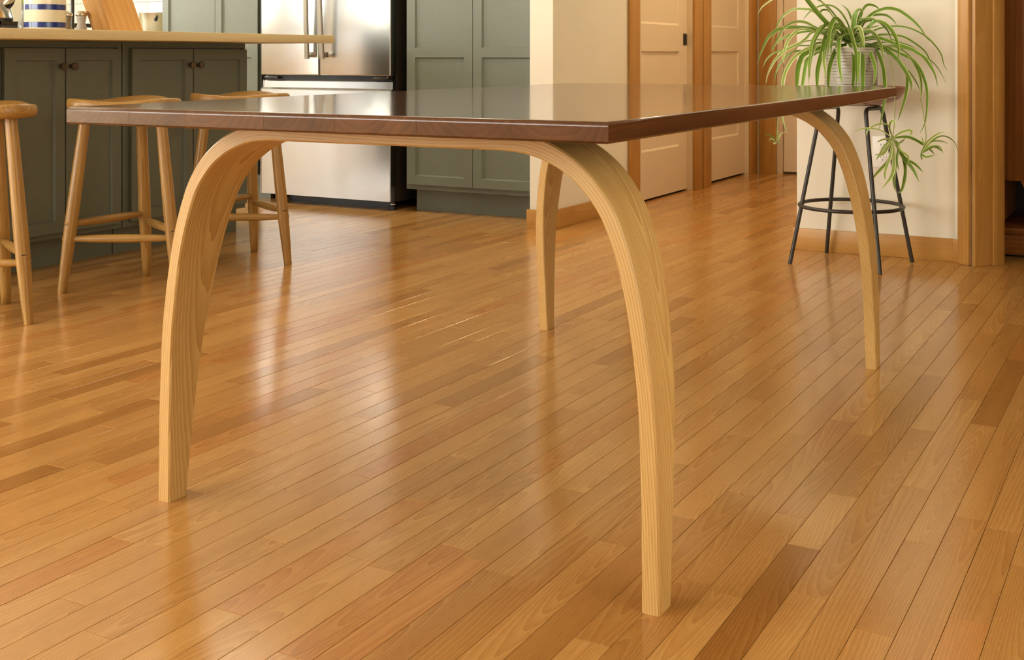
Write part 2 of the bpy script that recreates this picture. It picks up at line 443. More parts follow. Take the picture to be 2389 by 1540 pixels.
def seen(x0, x1, a, b):
    """rough apparent size from where the photograph was taken"""
    best = 0.0
    s, c = math.sin(YAW), math.cos(YAW); n = 0
    xm = (x0 + x1) / 2
    for i in range(7):
        y = a + (b - a) * (i + 0.5) / 7
        t = -s * xm + c * y; l = c * xm + s * y
        if t < 0.6: continue
        px = CX + FPX * l / t; py = CY + FPX * EYE / t
        if -40 < px < IMG_W + 40 and py < IMG_H + 40:
            if xm < -3.93 and y < 4.1: continue
            if y > 5.1 and not (-2.65 < xm < -1.4): continue
            best += (b - a) / 7 / (t * t * t)
    return best

def plank_geo(x0, x1, a, b, rr):
    g, ch = 0.0004, 0.0005
    dz = rr.uniform(-0.00025, 0.0)
    tx, ty = rr.uniform(-0.00012, 0.00012), rr.uniform(-0.0001, 0.0001)
    xa, xb, ya, yb = x0 + g, x1 - g, a + g, b - g
    V = [(xa, ya, -0.0185), (xb, ya, -0.0185), (xb, yb, -0.0185), (xa, yb, -0.0185)]
    for (x, y) in ((xa, ya), (xb, ya), (xb, yb), (xa, yb)): V.append((x, y, dz - ch * 0.7))
    for (x, y, sx, sy) in ((xa + ch, ya + ch, -1, -1), (xb - ch, ya + ch, 1, -1), (xb - ch, yb - ch, 1, 1), (xa + ch, yb - ch, -1, 1)):
        V.append((x, y, dz + sx * tx + sy * ty))
    F = [(0, 1, 5, 4), (1, 2, 6, 5), (2, 3, 7, 6), (3, 0, 4, 7), (4, 5, 9, 8), (5, 6, 10, 9), (6, 7, 11, 10), (7, 4, 8, 11), (8, 9, 10, 11)]
    return V, F

scored = sorted(planks, key=lambda p: -seen(*p[:4]))
rr = random.Random(5)
def plank_off(): return (rr.uniform(-0.05, 0.05), rr.uniform(0, 40), rr.choice((-1, 1)) * rr.uniform(0.004, 0.07), rr.choice((-1, 1)) * rr.uniform(0.0, 0.06))
for (x0, x1, a, b, t) in scored[:300]:
    V, F = plank_geo(x0, x1, a, b, rr)
    mx, my = (x0 + x1) / 2, (a + b) / 2
    V = [(x - mx, y - my, z) for x, y, z in V]
    me = bpy.data.meshes.new('floor_board'); me.from_pydata(V, [], F); me.update()
    me.materials.append(M['floor']); set_wc(me, None, 'y', plank_off(), t)
    o = link(bpy.data.objects.new('floor_board', me), fl); o.location = (mx, my, 0)
V, F, W, T = [], [], [], []
for (x0, x1, a, b, t) in scored[300:]:
    v, f_ = plank_geo(x0, x1, a, b, rr); n = len(V); of = plank_off()
    mx, my = (x0 + x1) / 2, (a + b) / 2
    V += v; F += [tuple(i + n for i in q) for q in f_]
    W += [(x - mx + of[0], y - my + of[1], z + of[2] + of[3] * (y - my)) for x, y, z in v]; T += [t] * len(v)
me = bpy.data.meshes.new('floor_boards_far'); me.from_pydata(V, [], F); me.update(); me.materials.append(M['floor'])
at = me.attributes.new('wc', 'FLOAT_VECTOR', 'POINT'); at.data.foreach_set('vector', [c for w in W for c in w])
tn = me.attributes.new('tone', 'FLOAT', 'POINT'); tn.data.foreach_set('value', T)
o = link(bpy.data.objects.new('floor_boards_far', me), fl); o['kind'] = 'stuff'

def struct(name, label, lst, mat, bev=0.0, along=None):
    o = boxes(name, lst, mat, None, bev, along)
    return tag(o, label, kind='structure')

# kitchen back wall with its tiles
wb = struct('wall_back', 'kitchen back wall with white subway tiles', [(LX, HX - 0.125, BY, BY + 0.12, 0, CEIL)], 'grout')
tw, th_, gr = 0.1524, 0.0762, 0.0022
tile_me = None
for row in range(6):
    z0 = 0.945 + row * (th_ + gr)
    for cidx in range(13):
        xr = -5.40 - cidx * (tw + gr) - (row % 2) * (tw + gr) / 2
        if xr - tw < LX: continue
        if tile_me is None:
            o = box('tile', -tw / 2, tw / 2, -0.006, 0.001, -th_ / 2, th_ / 2, 'tile', wb, 0.0012, 1); tile_me = o.data
        else: o = link(bpy.data.objects.new('tile', tile_me), wb)
        o.location = (xr - tw / 2, BY, z0 + th_ / 2)

# hall wall (its end makes the white column), with two door openings
D1 = (5.743, 6.54); D2 = (6.823, 7.576); HD = 2.04
HE = 7.74
struct('wall_hall', 'cream hall wall ending in a white corner beside the pantry',
       [(HX - 0.125, HX, WY, D1[0], 0, CEIL), (HX - 0.125, HX, D1[1], D2[0], 0, CEIL), (HX - 0.125, HX, D2[1], HE + 0.1, 0, CEIL),
        (HX - 0.125, HX, D1[0], D1[1], HD, CEIL), (HX - 0.125, HX, D2[0], D2[1], HD, CEIL)], 'wall')
struct('wall_hall_end', 'wall closing the far end of the hall',
       [(HX, -2.44, HE, HE + 0.1, 0, CEIL), (-1.66, -1.30, HE, HE + 0.1, 0, CEIL), (-2.44, -1.66, HE, HE + 0.1, HD, CEIL)], 'wall')
struct('wall_hall_right', 'hall wall hidden behind the plant wall', [(-1.435, -1.32, WY + 0.115, HE + 0.1, 0, CEIL)], 'wall')
struct('wall_plant', 'cream wall behind the spider plant and metal stool', [(-1.435, -0.79, WY, WY + 0.115, 0, CEIL)], 'wall')
# slanting wall with the doorway on the right
AN = math.radians(-39.0)
dx, dy = math.cos(AN), math.sin(AN)
P0 = Vector((-0.79, WY, 0))
def slant(name, label, s0, s1, y0, y1, z0, z1, mat, kind='structure', bev=0.0, along=None):
    o = box(name, s0, s1, y0, y1, z0, z1, mat, None, bev, 2, along)
    o.location = P0; o.rotation_euler = (0, 0, AN)
    return tag(o, label, kind=kind)
slant('wall_slant', 'narrow slanting strip of cream wall beside the doorway', 0.0, 0.112, 0.0, 0.115, 0, CEIL, 'wall')
slant('wall_slant_header', 'wall above the right-hand doorway', 0.112, 2.40, 0.0, 0.115, HD, CEIL, 'wall')
slant('wall_right_front', 'wall to the right of the doorway', 2.40, 4.0, 0.0, 0.115, 0, CEIL, 'wall')
slant('baseboard_slant', 'short piece of pine baseboard beside the door casing', 0.002, 0.036, -0.014, -0.001, 0.0, 0.09, 'pine', along='x', bev=0.002)
slant('trim_1', 'pine door casing beside the plant wall', 0.037, 0.097, -0.021, -0.0005, 0.0, HD + 0.07, 'pine', along='z', bev=0.002)
slant('trim_2', 'pine door jamb of the dark doorway', 0.1125, 0.128, -0.014, 0.135, 0.0, HD, 'pine', along='z', bev=0.002)
slant('trim_3', 'pine door stop strip inside the doorway', 0.1285, 0.137, 0.070, 0.118, 0.0, HD, 'pine', along='z', bev=0.002)
slant('trim_4', 'pine door casing on the far side of the opening', 2.39, 2.47, -0.021, -0.0005, 0.0, HD + 0.07, 'pine', along='z', bev=0.002)
# dim room beyond the doorway
struct('wall_outer', 'outer walls behind the hall rooms, out of sight, added to block light leaks', [(LX, RX + 0.4, 8.1, 8.2, 0, CEIL), (LX - 0.12, LX, BY + 0.12, 8.2, 0, CEIL)], 'wall')  # unseen walls added to stop sky light leaking under the hall doors
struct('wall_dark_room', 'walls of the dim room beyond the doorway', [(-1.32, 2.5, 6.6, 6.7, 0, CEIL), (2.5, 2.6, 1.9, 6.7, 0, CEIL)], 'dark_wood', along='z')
# room behind and beside the camera, with window openings
struct('wall_left', 'kitchen side wall outside the frame', [(LX - 0.12, LX, RY, -2.75, 0, CEIL), (LX - 0.12, LX, 1.8, 2.9, 0, CEIL), (LX - 0.12, LX, 4.6, BY + 0.12, 0, CEIL), (LX - 0.12, LX, 2.9, 4.6, 0, 1.05), (LX - 0.12, LX, 2.9, 4.6, 2.15, CEIL), (LX - 0.12, LX, -2.75, 1.8, 0, 0.2), (LX - 0.12, LX, -2.75, 1.8, 2.35, CEIL)], 'wall')
struct('wall_rear', 'wall behind the camera with a wide window', [(LX, -6.4, RY - 0.12, RY, 0, CEIL), (-2.6, RX, RY - 0.12, RY, 0, CEIL), (-6.4, -2.6, RY - 0.12, RY, 0, 0.9), (-6.4, -2.6, RY - 0.12, RY, 2.3, CEIL)], 'wall')
struct('wall_right', 'wall right of the camera with a window', [(RX, RX + 0.12, RY, -0.4, 0, CEIL), (RX, RX + 0.12, 2.2, 2.45, 0, CEIL), (RX, RX + 0.12, -0.4, 2.2, 0, 0.45), (RX, RX + 0.12, -0.4, 2.2, 2.25, CEIL)], 'wall')

# baseboards
struct('baseboard_hall', 'pine baseboard along the hall wall and round its white end', [(HX, HX + 0.013, WY - 0.014, 5.607, 0, 0.09)], 'pine', 0.0015, 'y')
struct('baseboard_column', 'pine baseboard on the white wall end', [(HX - 0.128, HX + 0.013, WY - 0.028, WY - 0.0145, 0, 0.09)], 'pine', 0.0015, 'x')
struct('baseboard_plant', 'pine baseboard behind the metal stool', [(-1.449, -0.795, WY - 0.014, WY - 0.0005, 0, 0.09)], 'pine', 0.0015, 'x')
# hall casings
tn_ = 5
for label, y0, y1 in (('pine casing left of the nearer hall door', D1[0] - 0.133, D1[0]), ('pine casing right of the nearer hall door', D1[1], D1[1] + 0.135),
                      ('pine casing left of the farther hall door', D2[0] - 0.135, D2[0]), ('pine casing right of the farther hall door', D2[1], D2[1] + 0.14)):
    struct('trim_%d' % tn_, label, [(HX + 0.0005, HX + 0.017, y0 + 0.001, y1 - 0.003, 0, HD + 0.09)], 'pine', 0.003, 'z'); tn_ += 1
struct('trim_9', 'pine casing of the door at the end of the hall', [(HX + 0.02, -2.465, HE - 0.017, HE - 0.0005, 0, HD + 0.09)], 'pine', 0.003, 'z')

def panel_slab(name, label, w, h, th, stile, rails, loc, rotz, mat, jamb=True):
    """painted door facing local -y; rails = [(z0, z1) ...] of the cross rails from the floor up"""
    lst = [(0, stile, 0, th, 0, h), (w - stile, w, 0, th, 0, h)] + [(stile, w - stile, 0, th, a, b) for a, b in rails]
    o = boxes(name, lst, mat)
    o.location = loc; o.rotation_euler = (0, 0, rotz)
    for (a, b), (c, d) in zip(rails, rails[1:]):
        g = 0.006
        V = [(stile, 0.0005, b), (w - stile, 0.0005, b), (w - stile, 0.0005, c), (stile, 0.0005, c),
             (stile + 0.012, 0.010, b + 0.012), (w - stile - 0.012, 0.010, b + 0.012), (w - stile - 0.012, 0.010, c - 0.012), (stile + 0.012, 0.010, c - 0.012)]
        F = [(0, 1, 5, 4), (1, 2, 6, 5), (2, 3, 7, 6), (3, 0, 4, 7), (4, 5, 6, 7)]
        from_py('panel', V, F, mat, o)
    return tag(o, label, kind='structure')
RL = [(0, 0.265), (0.831, 0.984), (1.92, 2.02)]
d1 = panel_slab('door_1', 'cream two-panel hall door with a black latch', D1[1] - D1[0] - 0.006, 2.02, 0.036, 0.118, RL, (-2.646, D1[0] + 0.003, 0.012), math.pi / 2, 'door_paint')
d2 = panel_slab('door_2', 'cream two-panel hall door farther along', D2[1] - D2[0] - 0.006, 2.02, 0.036, 0.118, RL, (-2.642, D2[0] + 0.003, 0.016), math.pi / 2, 'door_paint')
d3 = panel_slab('door_3', 'cream door at the end of the hall', 0.76, 2.02, 0.036, 0.118, RL, (-2.42, HE + 0.012, 0.016), 0, 'door_paint')
# latch of the nearer door
lw = D1[1] - D1[0] - 0.006
lt = box('latch', lw - 0.062, lw - 0.006, -0.004, 0.004, 0.868, 0.938, 'black', d1, 0.0015)
box('latch_pull', lw - 0.048, lw - 0.02, -0.0065, -0.004, 0.878, 0.928, 'black_enamel', lt, 0.001)
# painted jambs of the hall doors
for n, (a, b) in enumerate((D1, D2)):
    struct('trim_%d' % (10 + n * 2), 'painted door jamb in the hall', [(HX - 0.12, HX + 0.0003, b - 0.0025, b + 0.002, 0, HD)], 'door_paint')
struct('trim_14', 'painted jamb at the hall end door', [(-2.464, -2.424, HE - 0.006, HE + 0.05, 0, HD)], 'door_paint', 0.002)

# ceiling lamp of the hall
hl = thing('ceiling_lamp', 'round warm ceiling lamp in the hall, above the frame', 'lamp', (-2.0, 6.3, CEIL))
lathe('lamp_base', [(0.16, -0.03), (0.16, -0.001)], 'chrome', hl, 32, True)
m_, N_, L_n, B_ = new_mat('lamp_glow')
B_.inputs['Base Color'].default_value = (1, 0.9, 0.75, 1); B_.inputs['Emission Color'].default_value = (1.0, 0.78, 0.5, 1); B_.inputs['Emission Strength'].default_value = 3.0
M['lamp_glow'] = m_
lathe('lamp_shade', [(0.15, -0.031), (0.14, -0.07), (0.09, -0.095), (0.001, -0.102)], 'lamp_glow', hl, 32, True, cap=False)
hb = bpy.data.lights.new('lamp_bulb', 'SPOT'); hb.energy = 58; hb.color = (1.0, 0.74, 0.46); hb.shadow_soft_size = 0.12; hb.spot_size = math.radians(165); hb.spot_blend = 0.6
ho = bpy.data.objects.new('lamp_bulb', hb); COL.objects.link(ho); ho.parent = hl; ho.location = (0, 0, -0.13)

# flush ceiling light panels over the kitchen aisle
for i_, (lx_, ly_) in enumerate(((-3.0, 4.15), (-4.3, 4.35))):
    dn = thing('ceiling_panel_light', ('square ceiling light panel in front of the pantry', 'square ceiling light panel in front of the refrigerator')[i_], 'lamp', (lx_, ly_, CEIL), 0, 'kitchen ceiling light panels')
    boxes('lamp_frame', [(-0.31, 0.31, -0.31, -0.301, -0.02, -0.0005), (-0.31, 0.31, 0.301, 0.31, -0.02, -0.0005), (-0.31, -0.301, -0.3, 0.3, -0.02, -0.0005), (0.301, 0.31, -0.3, 0.3, -0.02, -0.0005)], 'plastic', dn)
    box('lamp_diffuser', -0.3, 0.3, -0.3, 0.3, -0.012, -0.006, 'lamp_glow', dn)
    dl_ = bpy.data.lights.new('lamp_beam', 'AREA'); dl_.shape = 'SQUARE'; dl_.size = 0.58; dl_.energy = 8; dl_.color = (1.0, 0.92, 0.76)
    do_ = bpy.data.objects.new('lamp_beam', dl_); COL.objects.link(do_); do_.parent = dn; do_.location = (0, 0, -0.022)

# ------------------------------------------------------------------ the dining table
TH = math.radians(1.0319)
table = thing('dining_table', 'walnut dining table on pale bent-wood arched legs in the foreground', 'table', (-1.1842, 2.3076, 0), TH)
TZ, TT, TL, TW = 0.7324, 0.0290, 0.949, 0.506
def halfw(y): return TW + 0.010 * (1 - (y / TL) ** 2)
cuts = [-0.53, -0.36, -0.235, -0.075, 0.06, 0.205, 0.36, 0.53]
tones = [0.35, 0.15, 0.55, 0.25, 0.6, 0.3, 0.45]
LEVELS = [(0.0035, -TT), (0.0010, -TT + 0.001), (0.0, -TT + 0.0035), (0.0, -0.0065)] + [(0.0065 * (1 - math.cos(math.radians(a))), -0.0065 * (1 - math.sin(math.radians(a)))) for a in (5, 10, 17, 26, 38, 52, 70, 90)]
NY = 17
for bi in range(7):
    a, b = cuts[bi] + 0.00015, cuts[bi + 1] - 0.00015
    V, F = [], []
    for inset, dz in LEVELS:
        ys = [(-TL + inset) + (2 * TL - 2 * inset) * i / (NY - 1) for i in range(NY)]
        for y in ys: V.append((max(a, -(halfw(y) - inset)), y - 0.0076, TZ + dz))
        for y in reversed(ys): V.append((min(b, halfw(y) - inset), y - 0.0076, TZ + dz))
    n = 2 * NY
    for l in range(len(LEVELS) - 1):
        for i in range(n):
            j = (i + 1) % n
            F.append((l * n + i, l * n + j, (l + 1) * n + j, (l + 1) * n + i))
    for base, flip in ((0, True), ((len(LEVELS) - 1) * n, False)):
        for i in range(NY - 1):
            q = (base + i, base + i + 1, base + n - 2 - i, base + n - 1 - i)
            F.append(q if flip else q[::-1])
    xm = (a + b) / 2
    rb = random.Random(20 + bi)
    off = (-xm + rb.uniform(-0.05, 0.05), rb.uniform(0, 20), -TZ + rb.choice((-1, 1)) * rb.uniform(0.02, 0.07))
    tb = from_py('tabletop_board', V, F, 'walnut', table, smooth=60, along='y', off=off, tone=tones[bi])
    for pg in tb.data.polygons:
        if abs(pg.normal.z) > 0.99 or abs(pg.normal.z) < 0.01: pg.use_smooth = False

OUT = [(.499, 0), (.4978, .09), (.496, .18), (.4905, .30), (.4825, .37), (.4725, .434), (.4632, .48), (.4525, .52), (.4395, .557), (.4275, .585), (.4115, .611), (.384, .643), (.350, .669), (.316, .686), (.280, .6975), (.240, .7030), (.18, .7034), (.09, .7034), (0, .7034)]
TKS = [(0, .029), (.3, .027), (.45, .0255), (.56, .0258), (.65, .0275), (.69, .030), (.7034, .0325)]
WDS = [(0, .044), (.17, .064), (.30, .083), (.40, .098), (.50, .111), (.60, .120), (.67, .127), (.7034, .128)]
def interp(tab, x):
    if x <= tab[0][0]: return tab[0][1]
    for (a, u), (b, v) in zip(tab, tab[1:]):
        if x <= b: return u + (v - u) * (x - a) / (b - a)
    return tab[-1][1]
def arch(sgn):
    half = [Vector((x, 0, z)) for x, z in OUT]
    c = catmull([(x, 0, z) for x, z in OUT], 4)
    full = c + [Vector((-p.x, 0, p.z)) for p in reversed(c[:-1])]
    V, F, WC = [], [], []
    s = 0.0; m = len(full); r = 0.0028
    for i, p in enumerate(full):
        t = full[min(i + 1, m - 1)] - full[max(i - 1, 0)]; t.normalize()
        nrm = Vector((-t.z, 0, t.x))              # towards the inside of the arch
        if i and i < m: s += (full[i] - full[i - 1]).length
        if abs(p.x) > 0.49 and p.z < 0.02: nrm = Vector((-math.copysign(1, p.x), 0, 0))
        tk, w = interp(TKS, p.z), interp(WDS, p.z)
        sec = [(r, 0), (tk - r, 0), (tk, r), (tk, w - r), (tk - r, w), (r, w), (0, w - r), (0, r)]
        for a_, b_ in sec:
            q = p + nrm * a_
            V.append((q.x, sgn * (-0.763 + b_), max(q.z, 0.0)))
            WC.append((a_, s, b_))
    for i in range(m - 1):
        for k in range(8):
            k2 = (k + 1) % 8
            F.append((i * 8 + k, i * 8 + k2, (i + 1) * 8 + k2, (i + 1) * 8 + k))
    F.append(tuple(range(8))); F.append(tuple((m - 1) * 8 + k for k in range(8)))
    me = bpy.data.meshes.new('arched_leg'); me.from_pydata(V, [], F); me.update()
    bm = bmesh.new(); bm.from_mesh(me); bmesh.ops.recalc_face_normals(bm, faces=bm.faces); bm.to_mesh(me); bm.free()
    me.materials.append(M['ash'])
    rb = random.Random(3 if sgn > 0 else 9)
    at = me.attributes.new('wc', 'FLOAT_VECTOR', 'POINT')
    ox, oy, oz = 0.045, rb.uniform(0, 20), -0.075
    for i, w in enumerate(WC): at.data[i].vector = (w[0] + ox + 0.03 * abs(w[1] - 0.95), w[1] + oy, w[2] + oz)
    me.polygons.foreach_set('use_smooth', [True] * len(me.polygons)); me.set_sharp_from_angle(angle=math.radians(30))
    return link(bpy.data.objects.new('arched_leg', me), table)
arch(1); arch(-1)

# ------------------------------------------------------------------ kitchen island
def shaker(parent, x0, x1, z0, z1, stile, cuts_, th=0.02, y=0.0, knob=None, mat='cabinet', e=0.006):
    """framed cabinet door facing local -y with its front at y - th; cuts_ = z ranges of the recessed panels"""
    zs = [z0] + [v for c in cuts_ for v in c] + [z1]
    lst = [(x0, x0 + stile, y - th, y, z0, z1), (x1 - stile, x1, y - th, y, z0, z1)]
    for i in range(0, len(zs), 2): lst.append((x0 + stile, x1 - stile, y - th, y, zs[i], zs[i + 1]))
    d = boxes('door', lst, mat, parent)
    for a, b in cuts_:
        xa, xb = x0 + stile, x1 - stile; yf, yb = y - th + 0.0004, y - th + 0.010
        V = [(xa, yf, a), (xb, yf, a), (xb, yf, b), (xa, yf, b), (xa + e, yb, a + e), (xb - e, yb, a + e), (xb - e, yb, b - e), (xa + e, yb, b - e)]
        from_py('panel', V, [(0, 1, 5, 4), (1, 2, 6, 5), (2, 3, 7, 6), (3, 0, 4, 7), (4, 5, 6, 7)], mat, d)
    if knob:
        kx, kz = knob
        lathe('knob', [(0.0085, 0), (0.0065, 0.003), (0.0055, 0.013), (0.0075, 0.018), (0.0145, 0.021), (0.0155, 0.0245), (0.0145, 0.0275), (0.008, 0.0295), (0.001, 0.030)], 'bronze', d, 24, True, (kx, y - th, kz), (0, -1, 0))
    return d

ISX = -3.85      # plane of the face frames
def island_cabinet(name, label, y0, y1, seam, door_y0, door_y1):
    c = thing(name, label, 'cabinet', (ISX, y0, 0), math.pi / 2, 'green-grey island cabinets')
    w = y1 - y0
    boxes('body', [(0, w, 0.019, 0.60, 0.112, 0.8745)], 'cabinet', c)
    s0, s1 = door_y0 - y0, door_y1 - y0
    boxes('face_frame', [(0, s0 - 0.001, 0, 0.019, 0.112, 0.8745), (s1 + 0.001, w, 0, 0.019, 0.112, 0.8745), (s0 - 0.001, s1 + 0.001, 0, 0.019, 0.850, 0.8745), (s0 - 0.001, s1 + 0.001, 0, 0.019, 0.112, 0.132)], 'cabinet', c)
    box('toe_kick', 0, w, 0.055, 0.075, 0.0, 0.112, 'cabinet', c)
    m = seam - y0
    st = 0.043
    shaker(c, s0, m - 0.003, 0.135, 0.846, st, [(0.180, 0.800)], y=-0.0005, knob=(m - 0.024, 0.777), e=0.003)
    shaker(c, m + 0.003, s1, 0.135, 0.846, st, [(0.180, 0.800)], y=-0.0005, knob=(m + 0.024, 0.777), e=0.003)
    return c
island_cabinet('island_cabinet', 'green-grey two-door island cabinet at the left edge of the photo', 2.792, 3.352, 3.068, 2.806, 3.334)
island_cabinet('island_cabinet', 'green-grey two-door island cabinet at the island end nearest the fridge', 3.358, 4.062, 3.724, 3.392, 4.052)
island_cabinet('island_cabinet', 'green-grey island cabinet just outside the left edge', 2.22, 2.79, 2.505, 2.234, 2.776)
ct = box('island_countertop', -4.95, -3.5, 1.7, 4.278, 0.8755, 0.912, 'maple', None, 0.002, 2, along='y')
tag(ct, 'pale maple island countertop overhanging the wooden stools', 'countertop')

# ------------------------------------------------------------------ tall pantry cabinets and the back counter
def tall_cabinet(label, x0, x1, seam, dx0, dx1, st, panel_x):
    c = thing('pantry_cabinet', label, 'cabinet', (x0, 4.985, 0), 0, 'tall green-grey pantry cabinets')
    w = x1 - x0
    box('body', 0, w, 0.019, 0.60, 0.118, 2.3, 'cabinet', c)
    a, b, m = dx0 - x0, dx1 - x0, seam - x0
    boxes('face_frame', [(0, a + 0.012, 0, 0.019, 0.118, 2.3), (b - 0.012, w, 0, 0.019, 0.118, 2.3), (a + 0.012, b - 0.012, 0, 0.019, 0.118, 0.158)], 'cabinet', c)
    box('toe_kick', 0.012, w, 0.075, 0.095, 0.0, 0.118, 'cabinet', c)
    cuts2 = [(0.191, 0.808), (0.856, 1.42), (1.47, 2.2)]
    shaker(c, a, m - 0.0015, 0.146, 2.25, st, cuts2, y=-0.0005)
    shaker(c, m + 0.0015, b, 0.146, 2.25, st, cuts2, y=-0.0005)
    return c
tall_cabinet('tall green-grey pantry cabinet between the fridge and the white wall end', -3.600, -2.742, -3.177, -3.585, -2.765, 0.052, None)
tall_cabinet('tall green-grey pantry cabinet left of the fridge', -5.372, -4.602, -4.936, -5.356, -4.612, 0.048, None)
bc = thing('back_counter', 'low green-grey counter run hidden behind the island', 'cabinet', (-7.1, 5.0, 0))
box('body', 0.0, 1.72, 0.02, 0.59, 0.1, 0.872, 'cabinet', bc); box('toe_kick', 0.0, 1.72, 0.09, 0.11, 0.0, 0.1, 'cabinet', bc)
box('worktop', 0.0, 1.72, -0.02, 0.59, 0.873, 0.912, 'maple', bc, 0.002, 2, along='x')

# ------------------------------------------------------------------ refrigerator
FY = 4.93
fr = thing('refrigerator', 'stainless steel french-door refrigerator between the pantry cabinets', 'refrigerator', (-4.11, FY, 0))
XL, XR, XS = -0.445, 0.445, -0.03
box('body', XL + 0.004, XR - 0.002, 0.062, 0.62, 0.045, 1.78, 'fridge_dark', fr, 0.003)
def fridge_door(x0, x1):
    bm = bmesh.new(); add_box(bm, x0, x1, 0.0, 0.055, 0.7105, 1.775, 0.006, 3)
    return from_bm('door', bm, 'stainless', fr, smooth=40)
dl = fridge_door(XL, XS - 0.003); dr = fridge_door(XS + 0.003, XR)
def fridge_handle(door, xc, lean):
    # bowed flat bar standing off the door on two feet
    pts = []
    for i in range(15):
        u = i / 14; z = 0.800 + 0.84 * u
        bow = 0.045 + 0.018 * math.sin(math.pi * u)
        pts.append((xc + lean * (0.5 - u) * 0.012, -bow, z))
    V, F = [], []
    for x, y, z in pts:
        for ax, ay in ((-0.014, 0.006), (-0.014, -0.002), (-0.010, -0.006), (0.010, -0.006), (0.014, -0.002), (0.014, 0.006)): V.append((x + ax, y + ay, z))
    for i in range(len(pts) - 1):
        for k in range(6):
            k2 = (k + 1) % 6; F.append((i * 6 + k, i * 6 + k2, (i + 1) * 6 + k2, (i + 1) * 6 + k))
    F.append(tuple(range(6))); F.append(tuple((len(pts) - 1) * 6 + k for k in range(6)))
    h = from_py('handle', V, F, 'handle_steel', door, smooth=30)
    for z in (0.822, 1.615): box('handle_foot', xc - 0.010, xc + 0.010, -0.042, 0.0005, z - 0.014, z + 0.014, 'chrome', h, 0.002)
fridge_handle(dl, XS - 0.042, -1); fridge_handle(dr, XS + 0.050, 1)
# freezer drawer with the slanting grip at its top
prof = [(0.0, 0.050), (0.0, 0.628), (0.004, 0.633), (0.018, 0.642), (0.020, 0.677), (0.024, 0.681), (0.055, 0.681), (0.055, 0.050)]
V = [(x, y, z) for x in (XL, XR) for y, z in prof]; n = len(prof)
F = [(i, (i + 1) % n, n + (i + 1) % n, n + i) for i in range(n)] + [tuple(range(n)), tuple(range(n, 2 * n))]
bm = bmesh.new()
me = bpy.data.meshes.new('tmp'); me.from_pydata(V, [], F); bm.from_mesh(me); bpy.data.meshes.remove(me)
es = [e for e in bm.edges if abs(e.verts[0].co.x - e.verts[1].co.x) < 1e-6]
bmesh.ops.bevel(bm, geom=es, offset=0.003, segments=2, affect='EDGES')
from_bm('freezer_drawer', bm, 'stainless', fr, smooth=30)
box('gap_panel', XL + 0.01, XR - 0.01, 0.03, 0.061, 0.676, 0.716, 'black_enamel', fr)
for x in (XL + 0.02, XR - 0.115):
    h = box('hinge', x, x + 0.095, 0.006, 0.05, 0.690, 0.703, 'fridge_dark', fr, 0.002)
    lathe('hinge_pin', [(0.008, 0), (0.008, 0.012), (0.004, 0.014)], 'chrome', h, 12, True, (x + (0.012 if x < 0 else 0.083), 0.02, 0.6925))
for x in (XL + 0.06, XR - 0.035):
    ft = lathe('foot', [(0.018, 0.0), (0.018, 0.018), (0.012, 0.022), (0.012, 0.046)], 'black_enamel', fr, 16, True, (x, 0.07, 0))
    lathe('foot_nut', [(0.015, 0.0), (0.015, 0.006)], 'chrome', ft, 6, False, (x, 0.07, 0.026))
box('kick_grille', XL + 0.1, XR - 0.06, 0.12, 0.14, 0.0, 0.046, 'black_enamel', fr)

